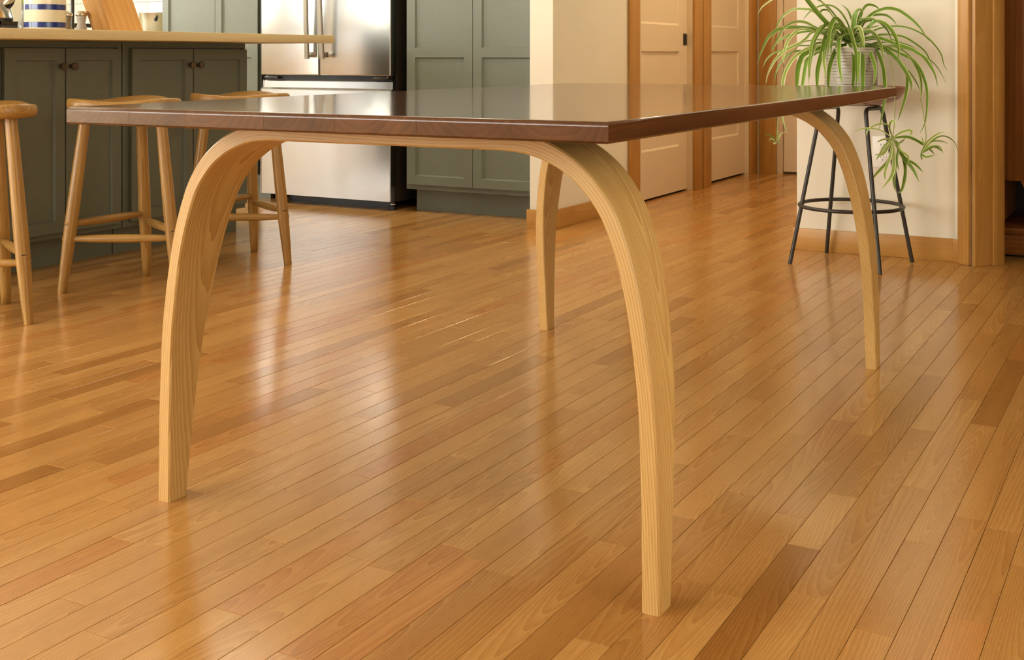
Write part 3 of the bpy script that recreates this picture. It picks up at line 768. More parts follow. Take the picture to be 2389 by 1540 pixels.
# ------------------------------------------------------------------ three-legged oak stools
STOOL_FEET = {'l': Vector((-0.115, -0.187, 0)), 'm': Vector((-0.106, 0.175, 0)), 'r': Vector((0.220, 0.012, 0))}
def make_stool():
    r = thing('oak_stool', 'x', 'stool', (0, 0, 0), 0, 'three-legged oak stools at the island')
    NR, NA = 12, 60
    V, F = [], []
    def R(a): return 0.180 + 0.026 * math.cos(3 * a - 0.05)
    prof = [(0.0, 'b'), (0.5, 'b'), (0.86, 'b'), (0.95, 'b1'), (0.99, 'b2'), (1.0, 'm'), (0.995, 't3'), (0.975, 't2'), (0.94, 't1'), (0.86, 't'), (0.72, 't'), (0.55, 't'), (0.35, 't'), (0.15, 't'), (0.0, 't')]
    def zt(q, a): return 0.652 + 0.024 * (q ** 2.4) * (0.72 + 0.28 * math.cos(3 * a - 0.05))
    rings = []
    for q, kd in prof:
        ring = []
        for k in range(NA):
            a = 2 * math.pi * k / NA; rad = max(q, 0.001) * R(a); top = zt(q, a); bot = 0.626
            z = {'b': bot, 'b1': bot + 0.003, 'b2': bot + 0.010, 'm': bot + 0.022, 't3': top - 0.012, 't2': top - 0.0045, 't1': top - 0.001, 't': top}[kd]
            if kd == 'm': z = min(z, top - 0.018)
            ring.append(len(V)); V.append((rad * math.cos(a), rad * math.sin(a), z))
        rings.append(ring)
    for a_, b_ in zip(rings, rings[1:]):
        for k in range(NA): F.append((a_[k], a_[(k + 1) % NA], b_[(k + 1) % NA], b_[k]))
    from_py('seat', V, F, 'oak_stool', r, smooth=60, along='y', off=(0.03, 3, -0.58))
    at_ = lambda n, z: STOOL_FEET[n] * (1 - 0.36 * z / 0.64) + Vector((0, 0, z))
    for n in STOOL_FEET:
        a, b = at_(n, 0), at_(n, 0.64)
        L_ = (b - a).length
        prof = [(0.0135, 0.0), (0.0145, 0.004)] + [(0.0145 + (0.0218 - 0.0145) * math.sin(math.pi / 2 * u), 0.004 + u * 0.26) for u in [i / 6 for i in range(1, 7)]] + [(0.0218 - 0.0038 * u, 0.264 + u * (L_ - 0.264)) for u in [i / 5 for i in range(1, 6)]]
        lg = lathe('leg', prof, 'oak_stool', r, 20, True, a, b - a, True, 'axis')
        # keep the sole flat on the floor
        for v in lg.data.vertices:
            if v.co.z < 0.006: v.co.z = max(0.0, v.co.z) if v.co.z > 0.0035 else 0.0
    for (p, q, z) in (('l', 'm', 0.237), ('l', 'r', 0.186), ('m', 'r', 0.212)):
        a, b = at_(p, z), at_(q, z); d = (b - a).normalized(); L_ = (b - a).length
        prof = [(0.0090 + 0.0055 * math.sin(math.pi * u) ** 0.8, L_ * u) for u in [i / 14 for i in range(15)]]
        st = lathe('stretcher', prof, 'oak_stool', r, 16, True, a, b - a, True, 'axis')
        for e, sg in ((a, -1), (b, 1)):
            tn2 = lathe('tenon', [(0.0088, 0), (0.0088, 0.0212)], 'oak_stool', st, 16, False, e, d * sg, True, 'axis')
            bm = bmesh.new(); add_box(bm, -0.0075, 0.0075, 0.0, 0.0215, -0.0016, 0.0016)
            q_ = Vector((0, 1, 0)).rotation_difference(d * sg)
            if abs((q_ @ Vector((0, 0, 1))).z) < 0.9:
                ang = math.atan2((d * sg).y, (d * sg).x) - math.pi / 2
                mt_ = Matrix.Translation(e) @ Matrix.Rotation(ang, 4, 'Z')
            else: mt_ = Matrix.Translation(e) @ q_.to_matrix().to_4x4()
            bmesh.ops.transform(bm, matrix=mt_, verts=bm.verts)
            from_bm('wedge', bm, 'wedge', st)
    return r
stool = make_stool()
for i, (dx_, dy_, lb) in enumerate(((0, 0, 'oak stool whose legs stand behind the near left table leg'),
                                  (-0.033, -0.557, 'oak stool cut off by the left edge of the photo'),
                                  (-0.018, 0.581, 'oak stool nearest the fridge, its seat just above the table edge'))):
    o = stool if i == 0 else copy_tree(stool)
    o.location = (-3.2923 + dx_, 2.902 + dy_, 0); o['label'] = lb

# ------------------------------------------------------------------ black metal stool with wooden dish seat
MS = Vector((-1.1455, 4.5545, 0))
ms = thing('metal_stool', 'black steel-rod stool with a brown dish seat carrying the plant', 'stool', MS)
FEET = {'nl': Vector((-0.2115, -0.128, 0)), 'fl': Vector((-0.1505, 0.182, 0)), 'nr': Vector((0.1535, -0.189, 0)), 'fr': Vector((0.2085, 0.127, 0))}
KT, ZT_ = 0.50, 0.612
for a, b in (('nl', 'fl'), ('nr', 'fr')):
    A, B_ = FEET[a], FEET[b]
    At, Bt = A * KT + Vector((0, 0, ZT_)), B_ * KT + Vector((0, 0, ZT_))
    def rod(p0, p1, p2, nm):
        d0 = (p1 - p0).normalized(); d1 = (p2 - p1).normalized(); rb = 0.028
        pts = [p0 + (p1 - p0) * u for u in (0, 0.25, 0.5, 0.75)] + [p1 - d0 * rb]
        for u in (0.25, 0.5, 0.75): pts.append((p1 - d0 * rb) * (1 - u) ** 2 + p1 * 2 * u * (1 - u) + (p1 + d1 * rb) * u * u)
        pts += [p1 + d1 * rb, p2]
        return tube(nm, pts, 0.0082, 'black', ms, 12)
    mid = (At + Bt) / 2
    rod(A, At, mid, 'leg'); rod(B_, Bt, mid, 'leg')
rg = [(0.200 * math.cos(2 * math.pi * i / 56) - 0.003, 0.200 * math.sin(2 * math.pi * i / 56), 0.226) for i in range(56)]
tube('footrest_ring', rg, 0.0075, 'black', ms, 10, True)
boxes('seat_bracket', [(-0.11, 0.11, -0.012, 0.012, 0.6205, 0.6245)], 'black', ms)
prof = [(0.0015, 0.6245), (0.10, 0.6255), (0.150, 0.634), (0.185, 0.652), (0.204, 0.680), (0.2085, 0.694), (0.2065, 0.6965), (0.201, 0.694), (0.195, 0.680), (0.176, 0.660), (0.145, 0.645), (0.10, 0.6385), (0.0015, 0.638)]
lathe('seat', prof, 'seat_shell', ms, 48, True, along='y')

# ------------------------------------------------------------------ pot and spider plant
PZ = 0.6388
pot = thing('plant_pot', 'grey ceramic pot with fine dark horizontal lines on the metal stool', 'pot', MS + Vector((-0.003, 0, PZ)))
prof = [(0.001, 0.0), (0.078, 0.0), (0.090, 0.006), (0.0985, 0.022), (0.1025, 0.06), (0.1025, 0.12), (0.1005, 0.20), (0.1010, 0.208), (0.0985, 0.211), (0.094, 0.208), (0.094, 0.19), (0.094, 0.12)]
lathe('pot_body', prof, 'pot', pot, 48, True, cap=False)
lathe('soil', [(0.0935, 0.178), (0.06, 0.186), (0.001, 0.188)], 'soil', pot, 32, True, cap=False)

plant = thing('spider_plant', 'variegated spider plant with arching striped leaves and hanging plantlets', 'plant', MS + Vector((-0.003, 0, PZ + 0.19)))
sY, cY = math.sin(YAW), math.cos(YAW)
pr_ = random.Random(42)
def ribbon(name, P3, w, mat, parent, twist=0.0, base=0.55):
    C = catmull(P3, 6); n = len(C); V, F, WC = [], [], []
    L_ = 0
    for i, p in enumerate(C):
        t = C[min(i + 1, n - 1)] - C[max(i - 1, 0)]
        t = t.normalized() if t.length > 1e-6 else Vector((0, 0, 1))
        out = Vector((sY, -cY, 0)) * 0.9 + Vector((0, 0, 0.45))
        side = t.cross(out)
        side = side.normalized() if side.length > 0.05 else Vector((cY, sY, 0))
        nrm = side.cross(t).normalized()
        side = (side * math.cos(twist) + nrm * math.sin(twist)); nrm = side.cross(t).normalized()
        u = i / (n - 1)
        ww = w * 0.5 * (base + (1 - base) * min(1, u / 0.25)) * (1 - max(0, (u - 0.55) / 0.45) ** 1.8 * 0.93)
        for k, (fx, fz) in enumerate(((-1, 0.28), (-0.55, 0.08), (0, 0), (0.55, 0.08), (1, 0.28))):
            V.append(p + side * (ww * fx) + nrm * (ww * fz)); WC.append((fx, u, 0))
    for i in range(n - 1):
        for k in range(4): F.append((i * 5 + k, i * 5 + k + 1, (i + 1) * 5 + k + 1, (i + 1) * 5 + k))
    me = bpy.data.meshes.new(name); me.from_pydata([tuple(v) for v in V], [], F); me.update(); me.materials.append(M[mat])
    at = me.attributes.new('wc', 'FLOAT_VECTOR', 'POINT'); at.data.foreach_set('vector', [c for q in WC for c in q])
    me.polygons.foreach_set('use_smooth', [True] * len(me.polygons))
    return link(bpy.data.objects.new(name, me), parent)

# leaf midribs in millimetres from the crown of the plant, blade width in mm, material
LEAVES = [
 ([(-15, -9, 43), (-86, -63, 124), (-125, -97, 179), (-159, -127, 232), (-188, -156, 282)], 21, 'leaf'),
 ([(-11, -7, 63), (-56, 2, 135), (-97, 8, 184), (-140, 13, 213), (-186, 14, 227)], 14, 'leaf'),
 ([(-2, -2, 48), (-9, 8, 99), (-33, 7, 149), (-64, 2, 181), (-94, -2, 190), (-124, -7, 186), (-152, -11, 172), (-176, -13, 150), (-190, -10, 130)], 10, 'leaf'),
 ([(-38, -21, 48), (-81, -32, 104), (-98, -31, 130), (-116, -30, 149), (-115, -21, 166), (-105, -6, 172), (-92, 9, 167), (-77, 26, 141)], 9, 'leaf'),
 ([(-30, -17, 46), (-89, -51, 72), (-119, -69, 92), (-166, -96, 100), (-216, -125, 100), (-250, -145, 92), (-281, -163, 67), (-295, -173, 40), (-311, -183, -3), (-322, -192, -46)], 14, 'leaf'),
 ([(-30, -17, 53), (-87, -28, 116), (-144, -41, 168), (-175, -42, 175), (-208, -44, 176), (-236, -44, 168), (-266, -46, 144), (-286, -42, 113), (-299, -35, 84), (-318, -32, 27)], 11, 'leaf_pale'),
 ([(-23, -13, 48), (-109, -72, 94), (-150, -105, 119), (-181, -133, 122), (-206, -157, 110), (-224, -177, 89), (-238, -195, 52), (-247, -210, 24), (-253, -223, -9)], 12, 'leaf_pale'),
 ([(-38, -21, 43), (-125, -90, 85), (-166, -132, 91), (-183, -160, 74), (-195, -184, 51), (-202, -206, 24), (-204, -225, -14), (-199, -240, -44)], 15, 'leaf_pale'),
 ([(-38, -21, 65), (-127, -64, 82), (-158, -78, 57), (-181, -87, 38), (-213, -101, 21), (-241, -113, 4), (-266, -124, -23), (-284, -131, -55), (-297, -136, -86), (-305, -138, -125)], 12, 'leaf_pale'),
 ([(-45, -25, 33), (-149, -61, 28), (-187, -65, 28), (-223, -69, 21), (-288, -88, -3), (-317, -90, -28), (-333, -85, -56)], 11, 'leaf'),
 ([(-53, -29, 36), (-139, -83, 21), (-164, -104, 6), (-192, -126, -19), (-211, -144, -55), (-221, -156, -85), (-225, -165, -120), (-229, -174, -195), (-221, -177, -262), (-204, -175, -318)], 15, 'leaf_pale'),
 ([(-68, -37, 33), (-149, -113, -3), (-161, -149, -33), (-162, -178, -69), (-158, -204, -123), (-153, -227, -167)], 21, 'leaf'),
 ([(-60, -33, 30), (-132, -119, -18), (-135, -162, -54), (-135, -202, -123), (-128, -237, -158)], 18, 'leaf'),
 ([(-45, -25, 57), (-73, -73, 103), (-87, -109, 103), (-98, -142, 75), (-105, -172, 44), (-106, -198, -3), (-105, -223, -54), (-99, -245, -120)], 12, 'leaf'),
 ([(-45, -25, 35), (-109, -85, 39), (-115, -111, 19), (-122, -136, -23), (-122, -157, -68), (-116, -174, -102)], 11, 'leaf_pale'),
 ([(-45, -25, 53), (-76, -81, 61), (-81, -119, 9), (-85, -154, -41), (-83, -185, -78), (-76, -213, -122), (-69, -240, -161)], 19, 'leaf'),
 ([(-38, -21, 30), (-73, -79, 29), (-75, -115, 9), (-69, -144, -28), (-57, -169, -67), (-47, -195, -101)], 14, 'leaf_pale'),
 ([(0, -2, 48), (-12, -39, 92), (-34, -78, 131), (-40, -107, 127), (-46, -135, 97), (-45, -159, 55), (-42, -181, -8)], 19, 'leaf'),
 ([(-15, -9, 33), (-33, -64, 24), (-40, -106, -3), (-43, -145, -41), (-41, -179, -78), (-34, -211, -122), (-27, -241, -149)], 19, 'leaf'),
 ([(-23, -13, 40), (-28, -69, 56), (-18, -110, 24), (-8, -148, -27), (6, -183, -73), (23, -215, -121)], 17, 'leaf'),
 ([(-20, -12, 33), (3, -53, 39), (28, -86, 4), (42, -122, -41), (48, -161, -122), (55, -199, -149)], 19, 'leaf'),
 ([(-30, -17, 48), (-17, -54, 81), (5, -79, 92), (20, -107, 93), (41, -130, 43), (58, -154, -3), (67, -183, -53), (74, -211, -124)], 17, 'leaf'),
 ([(10, 4, 36), (49, -31, 61), (63, -73, -3), (74, -112, -54), (84, -152, -123), (93, -190, -156)], 19, 'leaf'),
 ([(0, -2, 33), (37, -47, 29), (53, -95, -3), (65, -142, -60), (75, -188, -123)], 16, 'leaf'),
 ([(7, 2, 40), (12, -11, 87), (22, -20, 147), (38, -25, 167), (49, -31, 160), (49, -44, 131)], 23, 'leaf'),
 ([(15, 6, 57), (19, 17, 108), (28, 30, 150), (47, 47, 186), (65, 64, 191), (82, 79, 183), (94, 93, 170)], 11, 'leaf'),
 ([(15, 6, 53), (33, 0, 109), (63, 2, 137), (90, 3, 157), (116, 4, 168), (145, 7, 174), (179, 13, 167), (207, 16, 150), (237, 20, 125), (263, 22, 97), (280, 20, 70), (298, 18, 43)], 13, 'leaf'),
 ([(19, 9, 57), (58, 24, 138), (83, 33, 149), (108, 42, 151), (131, 51, 146), (152, 58, 129), (165, 62, 109)], 10, 'leaf'),
 ([(7, 2, 53), (28, -11, 119), (56, -16, 132), (82, -22, 133), (110, -26, 122), (136, -31, 102), (155, -39, 78), (169, -49, 47)], 16, 'leaf'),
 ([(19, 9, 43), (45, -6, 61), (76, -15, 103), (101, -25, 121), (125, -35, 120), (150, -44, 106), (172, -55, 83), (189, -67, 55), (200, -82, 23), (207, -99, -3), (207, -120, -35)], 18, 'leaf'),
 ([(19, 9, 46), (44, -3, 61), (78, -6, 80), (118, -5, 96), (156, -4, 102), (194, -3, 102), (232, -2, 93), (269, 0, 75), (301, -1, 51), (327, -5, 23), (348, -12, -9), (360, -23, -48), (376, -31, -69)], 11, 'leaf'),
 ([(19, 9, 43), (51, 6, 58), (88, 9, 66), (126, 13, 71), (164, 19, 69), (201, 23, 61), (238, 28, 39), (275, 34, 9), (295, 30, -23), (312, 26, -60)], 12, 'leaf'),
 ([(19, 9, 40), (51, -9, 53), (94, -16, 61), (134, -23, 52), (185, -24, 32), (237, -24, 14), (263, -36, 0), (291, -47, -18), (317, -58, -53), (336, -73, -85), (348, -91, -126)], 17, 'leaf'),
 ([(22, 10, 40), (89, 13, 53), (151, 19, 51), (190, 13, 39), (230, 9, 24), (268, 5, -4), (313, 4, -37), (341, -4, -71), (364, -15, -113)], 12, 'leaf'),
 ([(22, 10, 30), (73, 15, 24), (123, 23, 26), (173, 31, 24), (212, 35, 14), (253, 40, -3)], 11, 'leaf'),
 ([(25, 12, 33), (83, 10, 24), (139, 13, 19), (190, 13, -3), (236, 12, -28), (264, 3, -60), (284, -11, -100), (297, -27, -142), (302, -47, -190), (299, -72, -262), (285, -101, -304)], 13, 'leaf'),
 ([(113, 57, 26), (174, 44, 19), (220, 29, -14), (248, 7, -49), (269, -18, -86), (281, -47, -130), (283, -80, -189)], 13, 'leaf'),
 ([(28, 13, 33), (116, 5, 24), (171, -13, -14), (200, -43, -41), (230, -70, -78), (252, -100, -113), (262, -136, -142)], 19, 'leaf'),
 ([(28, 13, 30), (122, 30, 14), (164, 25, -23), (202, 19, -56), (230, 8, -82), (256, -2, -120), (274, -17, -155)], 11, 'leaf'),
 ([(38, 18, 33), (121, 21, 9), (172, 12, -21), (202, -6, -46), (220, -29, -69), (230, -55, -104), (233, -84, -141), (230, -116, -185), (223, -149, -228), (220, -180, -253)], 13, 'leaf'),
 ([(30, 14, 33), (86, 3, 24), (108, -20, 2), (127, -43, -33), (142, -67, -67), (153, -92, -126), (159, -119, -165), (157, -150, -224), (152, -182, -287)], 17, 'leaf'),
 ([(22, 10, 30), (62, -22, 29), (90, -54, -3), (112, -86, -41), (124, -122, -78), (125, -162, -124)], 16, 'leaf'),
 ([(-15, -9, 48), (-90, -17, 176), (-173, -33, 254), (-255, -50, 243), (-307, -51, 213), (-346, -47, 188), (-371, -37, 160)], 10, 'leaf_pale'),
 ([(-30, -17, 57), (-76, -5, 91), (-144, -9, 88), (-201, -9, 82), (-266, -15, 62), (-308, -8, 34), (-331, 7, 6)], 13, 'leaf'),
 ([(-30, -17, 43), (-107, -17, 54), (-169, -14, 47), (-219, -7, 37), (-278, -5, 10), (-307, 11, -20), (-329, 30, -46)], 10, 'leaf_pale'),
 ([(-35, -20, 40), (-126, -44, 19), (-171, -49, 9), (-219, -55, 3), (-257, -57, -25), (-286, -55, -71), (-300, -45, -129)], 11, 'leaf'),
 ([(7, 2, 57), (14, 32, 98), (27, 62, 117), (50, 95, 130), (57, 120, 123), (44, 134, 106)], 10, 'leaf'),
 ([(0, -2, 53), (-1, 37, 105), (-18, 62, 147), (-37, 84, 175), (-66, 100, 197)], 11, 'leaf'),
 ([(15, 6, 43), (31, 31, 81), (49, 54, 98), (80, 83, 105), (89, 101, 112)], 9, 'leaf_pale'),
 ([(19, 9, 36), (66, 41, 33), (91, 62, 40), (126, 87, 43)], 10, 'leaf'),
 ([(0, -2, 43), (-23, -46, 66), (-36, -80, 76), (-50, -115, 69), (-62, -146, 45)], 12, 'leaf'),
 ([(15, 6, 40), (9, -36, 66), (6, -71, 72), (-5, -108, 65), (-6, -140, 45)], 11, 'leaf'),
 ([(22, 10, 43), (33, 7, 90), (32, -1, 124), (32, -8, 147)], 17, 'leaf'),
 ([(7, 2, 40), (20, -15, 79), (41, -25, 88), (59, -36, 39), (68, -50, -30)], 10, 'leaf_pale'),
 ([(12, 5, 40), (42, -15, 75), (85, -24, 84), (122, -33, 41), (139, -53, -17)], 10, 'leaf'),
 ([(-8, -6, 40), (-14, -42, 97), (-30, -79, 111), (-44, -113, 52), (-44, -140, -24)], 11, 'leaf'),
 ([(1, -1, 40), (4, -2, 77), (8, -2, 86), (11, -3, 57), (13, -4, 24)], 10, 'leaf_pale'),
 ([(1, -1, 40), (3, 6, 83), (7, 12, 94), (11, 19, 67), (11, 23, 41)], 15, 'leaf_pale'),
 ([(-7, -5, 40), (-12, -6, 79), (-25, -12, 89), (-37, -16, 48), (-41, -17, -8)], 15, 'leaf_pale'),
 ([(11, 4, 40), (41, -11, 77), (83, -17, 85), (120, -23, 34), (137, -40, -40)], 16, 'leaf_pale'),
 ([(-11, -7, 40), (-36, -41, 98), (-76, -80, 113), (-110, -115, 56), (-120, -136, -16)], 16, 'leaf'),
 ([(2, -1, 40), (2, 5, 82), (4, 11, 93), (6, 17, 42), (6, 21, -28)], 10, 'leaf'),
 ([(0, -2, 40), (-2, 3, 68), (-3, 7, 76), (-4, 11, 26), (-5, 15, -50)], 10, 'leaf_pale'),
 ([(4, 1, 40), (20, -26, 68), (39, -46, 75), (56, -65, 35), (66, -87, -22)], 10, 'leaf'),
 ([(-12, -8, 40), (-16, -61, 84), (-34, -116, 95), (-49, -166, 43), (-48, -207, -27)], 12, 'leaf'),
 ([(-9, -6, 40), (-29, -29, 98), (-59, -57, 112), (-86, -81, 57), (-94, -95, -12)], 11, 'leaf'),
 ([(-9, -6, 40), (-16, -47, 81), (-35, -88, 91), (-51, -126, 38), (-52, -156, -35)], 10, 'leaf'),
 ([(-8, -6, 40), (-12, -15, 72), (-24, -27, 80), (-35, -39, 33), (-38, -46, -37)], 14, 'leaf_pale'),
 ([(5, 1, 40), (24, -35, 89), (47, -63, 100), (68, -89, 64), (80, -119, 24)], 15, 'leaf_pale'),
]
for path, w, mt_ in LEAVES:
    ribbon('leaf', [Vector(q) / 1000.0 for q in path], w / 1000.0, mt_, plant, pr_.uniform(-0.6, 0.6))
# runners with plantlets: runner path, then (midrib, width) of each small leaf
PLANTLETS = [
 ([(38, 18, 40), (143, -40, 6), (184, -97, -84), (196, -114, -189), (195, -125, -270), (191, -128, -322)], [
  ([(191, -128, -322), (171, -134, -273), (135, -149, -272), (105, -161, -292), (100, -159, -316)], 10),
  ([(191, -128, -322), (182, -146, -285), (189, -155, -260), (203, -162, -256), (210, -171, -286)], 10),
  ([(191, -128, -322), (217, -121, -302), (246, -112, -292), (258, -112, -298), (250, -122, -314)], 11),
  ([(191, -128, -322), (161, -159, -327), (144, -183, -336)], 9),
  ([(191, -128, -322), (161, -130, -360), (129, -133, -408)], 14),
  ([(191, -128, -322), (159, -134, -381), (125, -142, -386)], 10),
  ([(191, -128, -322), (177, -120, -400), (140, -125, -447), (108, -126, -483)], 15),
  ([(191, -128, -322), (197, -140, -414), (193, -158, -461), (164, -188, -509)], 15),
  ([(191, -128, -322), (199, -127, -415), (195, -132, -480), (201, -131, -523)], 12),
  ([(191, -128, -322), (230, -125, -391), (272, -121, -419), (301, -124, -446)], 14),
  ([(191, -128, -322), (229, -119, -395), (262, -112, -438), (284, -111, -484)], 14),
  ([(191, -128, -322), (221, -112, -383), (232, -106, -448), (222, -111, -513), (207, -119, -532)], 15),
  ([(191, -128, -322), (219, -131, -366), (248, -134, -388), (251, -150, -421)], 10),
  ([(191, -128, -322), (186, -142, -382), (170, -161, -446), (172, -172, -479)], 11),
  ([(191, -128, -322), (142, -147, -290), (87, -171, -287), (59, -179, -303)], 6),
  ([(191, -128, -322), (237, -103, -318), (275, -81, -335), (312, -61, -364), (331, -50, -385)], 14),
  ([(191, -128, -322), (212, -127, -350), (208, -140, -401), (218, -145, -445)], 11),
  ([(191, -128, -322), (172, -134, -341), (154, -140, -367), (144, -142, -394)], 11),
  ([(191, -128, -322), (199, -112, -343), (217, -91, -336), (226, -75, -324)], 8),
 ]),
 ([(45, 22, 40), (207, -74, 13), (281, -126, -75), (299, -139, -186), (312, -144, -266), (315, -142, -326), (299, -150, -374)], [
  ([(299, -150, -374), (325, -155, -328), (363, -154, -298), (389, -159, -291)], 8),
  ([(299, -150, -374), (339, -121, -324), (372, -95, -311), (404, -70, -333), (417, -55, -373)], 8),
  ([(299, -150, -374), (331, -127, -333), (366, -101, -330), (385, -83, -342)], 9),
  ([(299, -150, -374), (342, -137, -348), (372, -131, -365)], 10),
  ([(299, -150, -374), (331, -147, -349), (362, -144, -347), (379, -148, -371)], 8),
  ([(299, -150, -374), (305, -122, -347), (292, -103, -313)], 8),
  ([(299, -150, -374), (303, -158, -395), (300, -168, -379)], 6),
  ([(299, -150, -374), (319, -163, -385), (354, -168, -377)], 10),
 ]),
 ([(-38, -21, 40), (-163, -64, 47), (-239, -92, -45), (-257, -113, -164), (-261, -115, -266), (-266, -117, -353)], [
  ([(-266, -117, -353), (-278, -146, -329), (-297, -179, -321)], 6),
  ([(-266, -117, -353), (-291, -111, -342), (-301, -96, -354)], 6),
  ([(-266, -117, -353), (-252, -104, -321), (-239, -91, -316)], 6),
  ([(-266, -117, -353), (-280, -107, -362), (-289, -95, -353)], 6),
  ([(-266, -117, -353), (-266, -105, -326), (-273, -95, -298)], 5),
  ([(-266, -117, -353), (-254, -109, -354), (-256, -108, -343)], 5),
 ]),
]
for stem, leaves in PLANTLETS:
    rn = tube('runner', catmull([Vector(q) / 1000.0 for q in stem], 5), 0.0016, 'stem', plant, 6)
    for path, w in leaves:
        ribbon('plantlet_leaf', [Vector(q) / 1000.0 for q in path], w / 1000.0, pr_.choice(('leaf', 'leaf_pale')), rn, pr_.uniform(-0.5, 0.5))

# ------------------------------------------------------------------ wall outlet behind the plantlet
ou = thing('wall_outlet', 'cream duplex wall outlet half hidden by a hanging plantlet', 'outlet', (-1.0745, WY, 0.362))
box('cover_plate', -0.0415, 0.0415, -0.006, -0.0002, 0.0, 0.126, 'plastic', ou, 0.002)
for z in (0.038, 0.088):
    s_ = box('socket', -0.017, 0.017, -0.0085, -0.004, z - 0.017, z + 0.017, 'plastic', ou, 0.003)
    for x in (-0.006, 0.006): box('slot', x - 0.001, x + 0.001, -0.0088, -0.008, z - 0.001, z + 0.009, 'black_enamel', s_)
    lathe('ground_hole', [(0.0022, 0), (0.0022, 0.0012)], 'black_enamel', s_, 10, False, (0, -0.0084, z - 0.008), (0, -1, 0))
lathe('screw', [(0.003, 0), (0.0025, 0.0014)], 'chrome', ou, 12, False, (0, -0.006, 0.063), (0, -1, 0))

# ------------------------------------------------------------------ bench seen through the dark doorway
be = thing('wooden_bench', 'dark brown wooden bench with a slanting brace in the dim doorway at the right edge', 'bench', (-0.66, 4.96, 0))
box('upper_panel', 0.0, 1.1, 0.0, 0.03, 0.312, 1.75, 'dark_wood', be, 0.003, 2, along='z')
box('back_board', 0.0, 1.1, 0.44, 0.46, 0.0, 1.75, 'black_enamel', be)
box('end_board', 0.0, 0.025, 0.031, 0.439, 0.14, 1.75, 'dark_wood', be, 0.002, 2, along='z')
box('lower_shelf', 0.0, 1.1, 0.0, 0.43, 0.098, 0.122, 'dark_wood', be, 0.002, 2, along='x')
box('plinth', 0.0, 1.1, 0.012, 0.035, 0.012, 0.097, 'dark_wood', be, 0.002, 2, along='x')
for x in (0.03, 0.98): box('foot', x, x + 0.08, 0.05, 0.4, 0.0, 0.097, 'black_enamel', be)
bm = bmesh.new(); add_box(bm, -0.012, 0.012, 0.004, 0.026, -0.13, 0.13)
bmesh.ops.transform(bm, matrix=Matrix.Translation((0.150, 0, 0.218)) @ Matrix.Rotation(math.radians(-24), 4, 'Y'), verts=bm.verts)
from_bm('brace', bm, 'dark_wood', be, along='z')

# ------------------------------------------------------------------ things on the island
CT = 0.9123
p = Vector((-3.8, 2.9531, CT))
cr = thing('striped_crock', 'tall cream crock with blue bands beside the shakers', 'crock', p)
rc = 0.0737
lathe('body', [(0.001, 0), (rc - 0.003, 0), (rc - 0.0005, 0.003), (rc - 0.0005, 0.232), (rc - 0.003, 0.236), (rc - 0.006, 0.232), (rc - 0.006, 0.012), (0.001, 0.010)], 'crock', cr, 48, True, cap=False)
for z in (0.0105, 0.077, 0.176):
    lathe('blue_band', [(rc - 0.001, z), (rc, z + 0.0006), (rc, z + 0.0205), (rc - 0.001, z + 0.0211)], 'blue', cr, 48, True, cap=False)

def shaker_pot(x, y, label, fill):
    p = Vector((x, y, CT))
    t = thing('shaker', label, 'shaker', p, 0, 'glass shakers on the island')
    g = 0.0215
    lathe('glass_body', [(0.001, 0), (g, 0), (g, 0.006), (g * 0.93, 0.016), (g * 0.72, 0.030), (g * 0.70, 0.040), (g * 0.86, 0.054), (g * 0.90, 0.060), (g * 0.82, 0.062), (g * 0.78, 0.056), (g * 0.62, 0.040), (g * 0.64, 0.030), (g * 0.84, 0.016), (g * 0.9, 0.006), (0.001, 0.005)], fill + '_glass', t, 28, True, cap=False)
    lathe('filling', [(0.001, 0.0056), (g * 0.86, 0.0066), (g * 0.80, 0.016), (g * 0.60, 0.030), (g * 0.58, 0.040), (g * 0.68, 0.050), (0.001, 0.051)], fill, t, 24, True, cap=False)
    lathe('cap', [(g * 0.92, 0.0625), (g * 1.02, 0.066), (g * 1.02, 0.069), (g * 0.98, 0.074), (g * 0.75, 0.080), (g * 0.35, 0.083), (0.001, 0.0835)], 'chrome', t, 28, True, cap=False)
shaker_pot(-3.93, 3.1544, 'glass pepper shaker with a metal cap, half hidden by the striped crock', 'pepper')
shaker_pot(-3.86, 3.166, 'glass salt shaker with a metal cap beside the wooden block', 'salt')

# leaning wooden block
p = Vector((-3.7, 3.1782, CT))
bl = thing('wooden_block', 'leaning pale wooden block standing on the island beside the salt shaker', 'block', p)
ex = Vector((-sY * 0 + 0.0, 0, 0))
# block frame: one face turned to the left, one to the right of the near edge
fa = Vector((cY, sY, 0)) ; vw = Vector((-sY, cY, 0))
lft = (-fa * 0.80 + vw * 0.60).normalized(); rgt = (fa * 0.72 + vw * 0.69).normalized()
lean = Vector((-fa.x * 0.345, -fa.y * 0.345, 1.0))
A0 = Vector((0, 0, 0)); A1 = lft * 0.1383; A3 = rgt * 0.1257; A2 = A1 + A3
hh = 0.235
V = [A0, A3, A2, A1] + [q + lean * hh for q in (A0, A3, A2, A1)]
bm = bmesh.new(); me = bpy.data.meshes.new('t')
me.from_pydata([tuple(v) for v in V], [], [(0, 1, 2, 3), (7, 6, 5, 4), (0, 1, 5, 4), (1, 2, 6, 5), (2, 3, 7, 6), (3, 0, 4, 7)]); bm.from_mesh(me); bpy.data.meshes.remove(me)
bmesh.ops.bevel(bm, geom=list(bm.edges), offset=0.0015, segments=1, affect='EDGES')
def wcb(i, c, fa=fa, vw=vw): return (c.dot(fa) + 0.345 * c.z, c.z, c.dot(vw))
from_bm('block', bm, 'fir_block', bl, False, wcfn=wcb, off=(0.035, 2.0, 0.02))

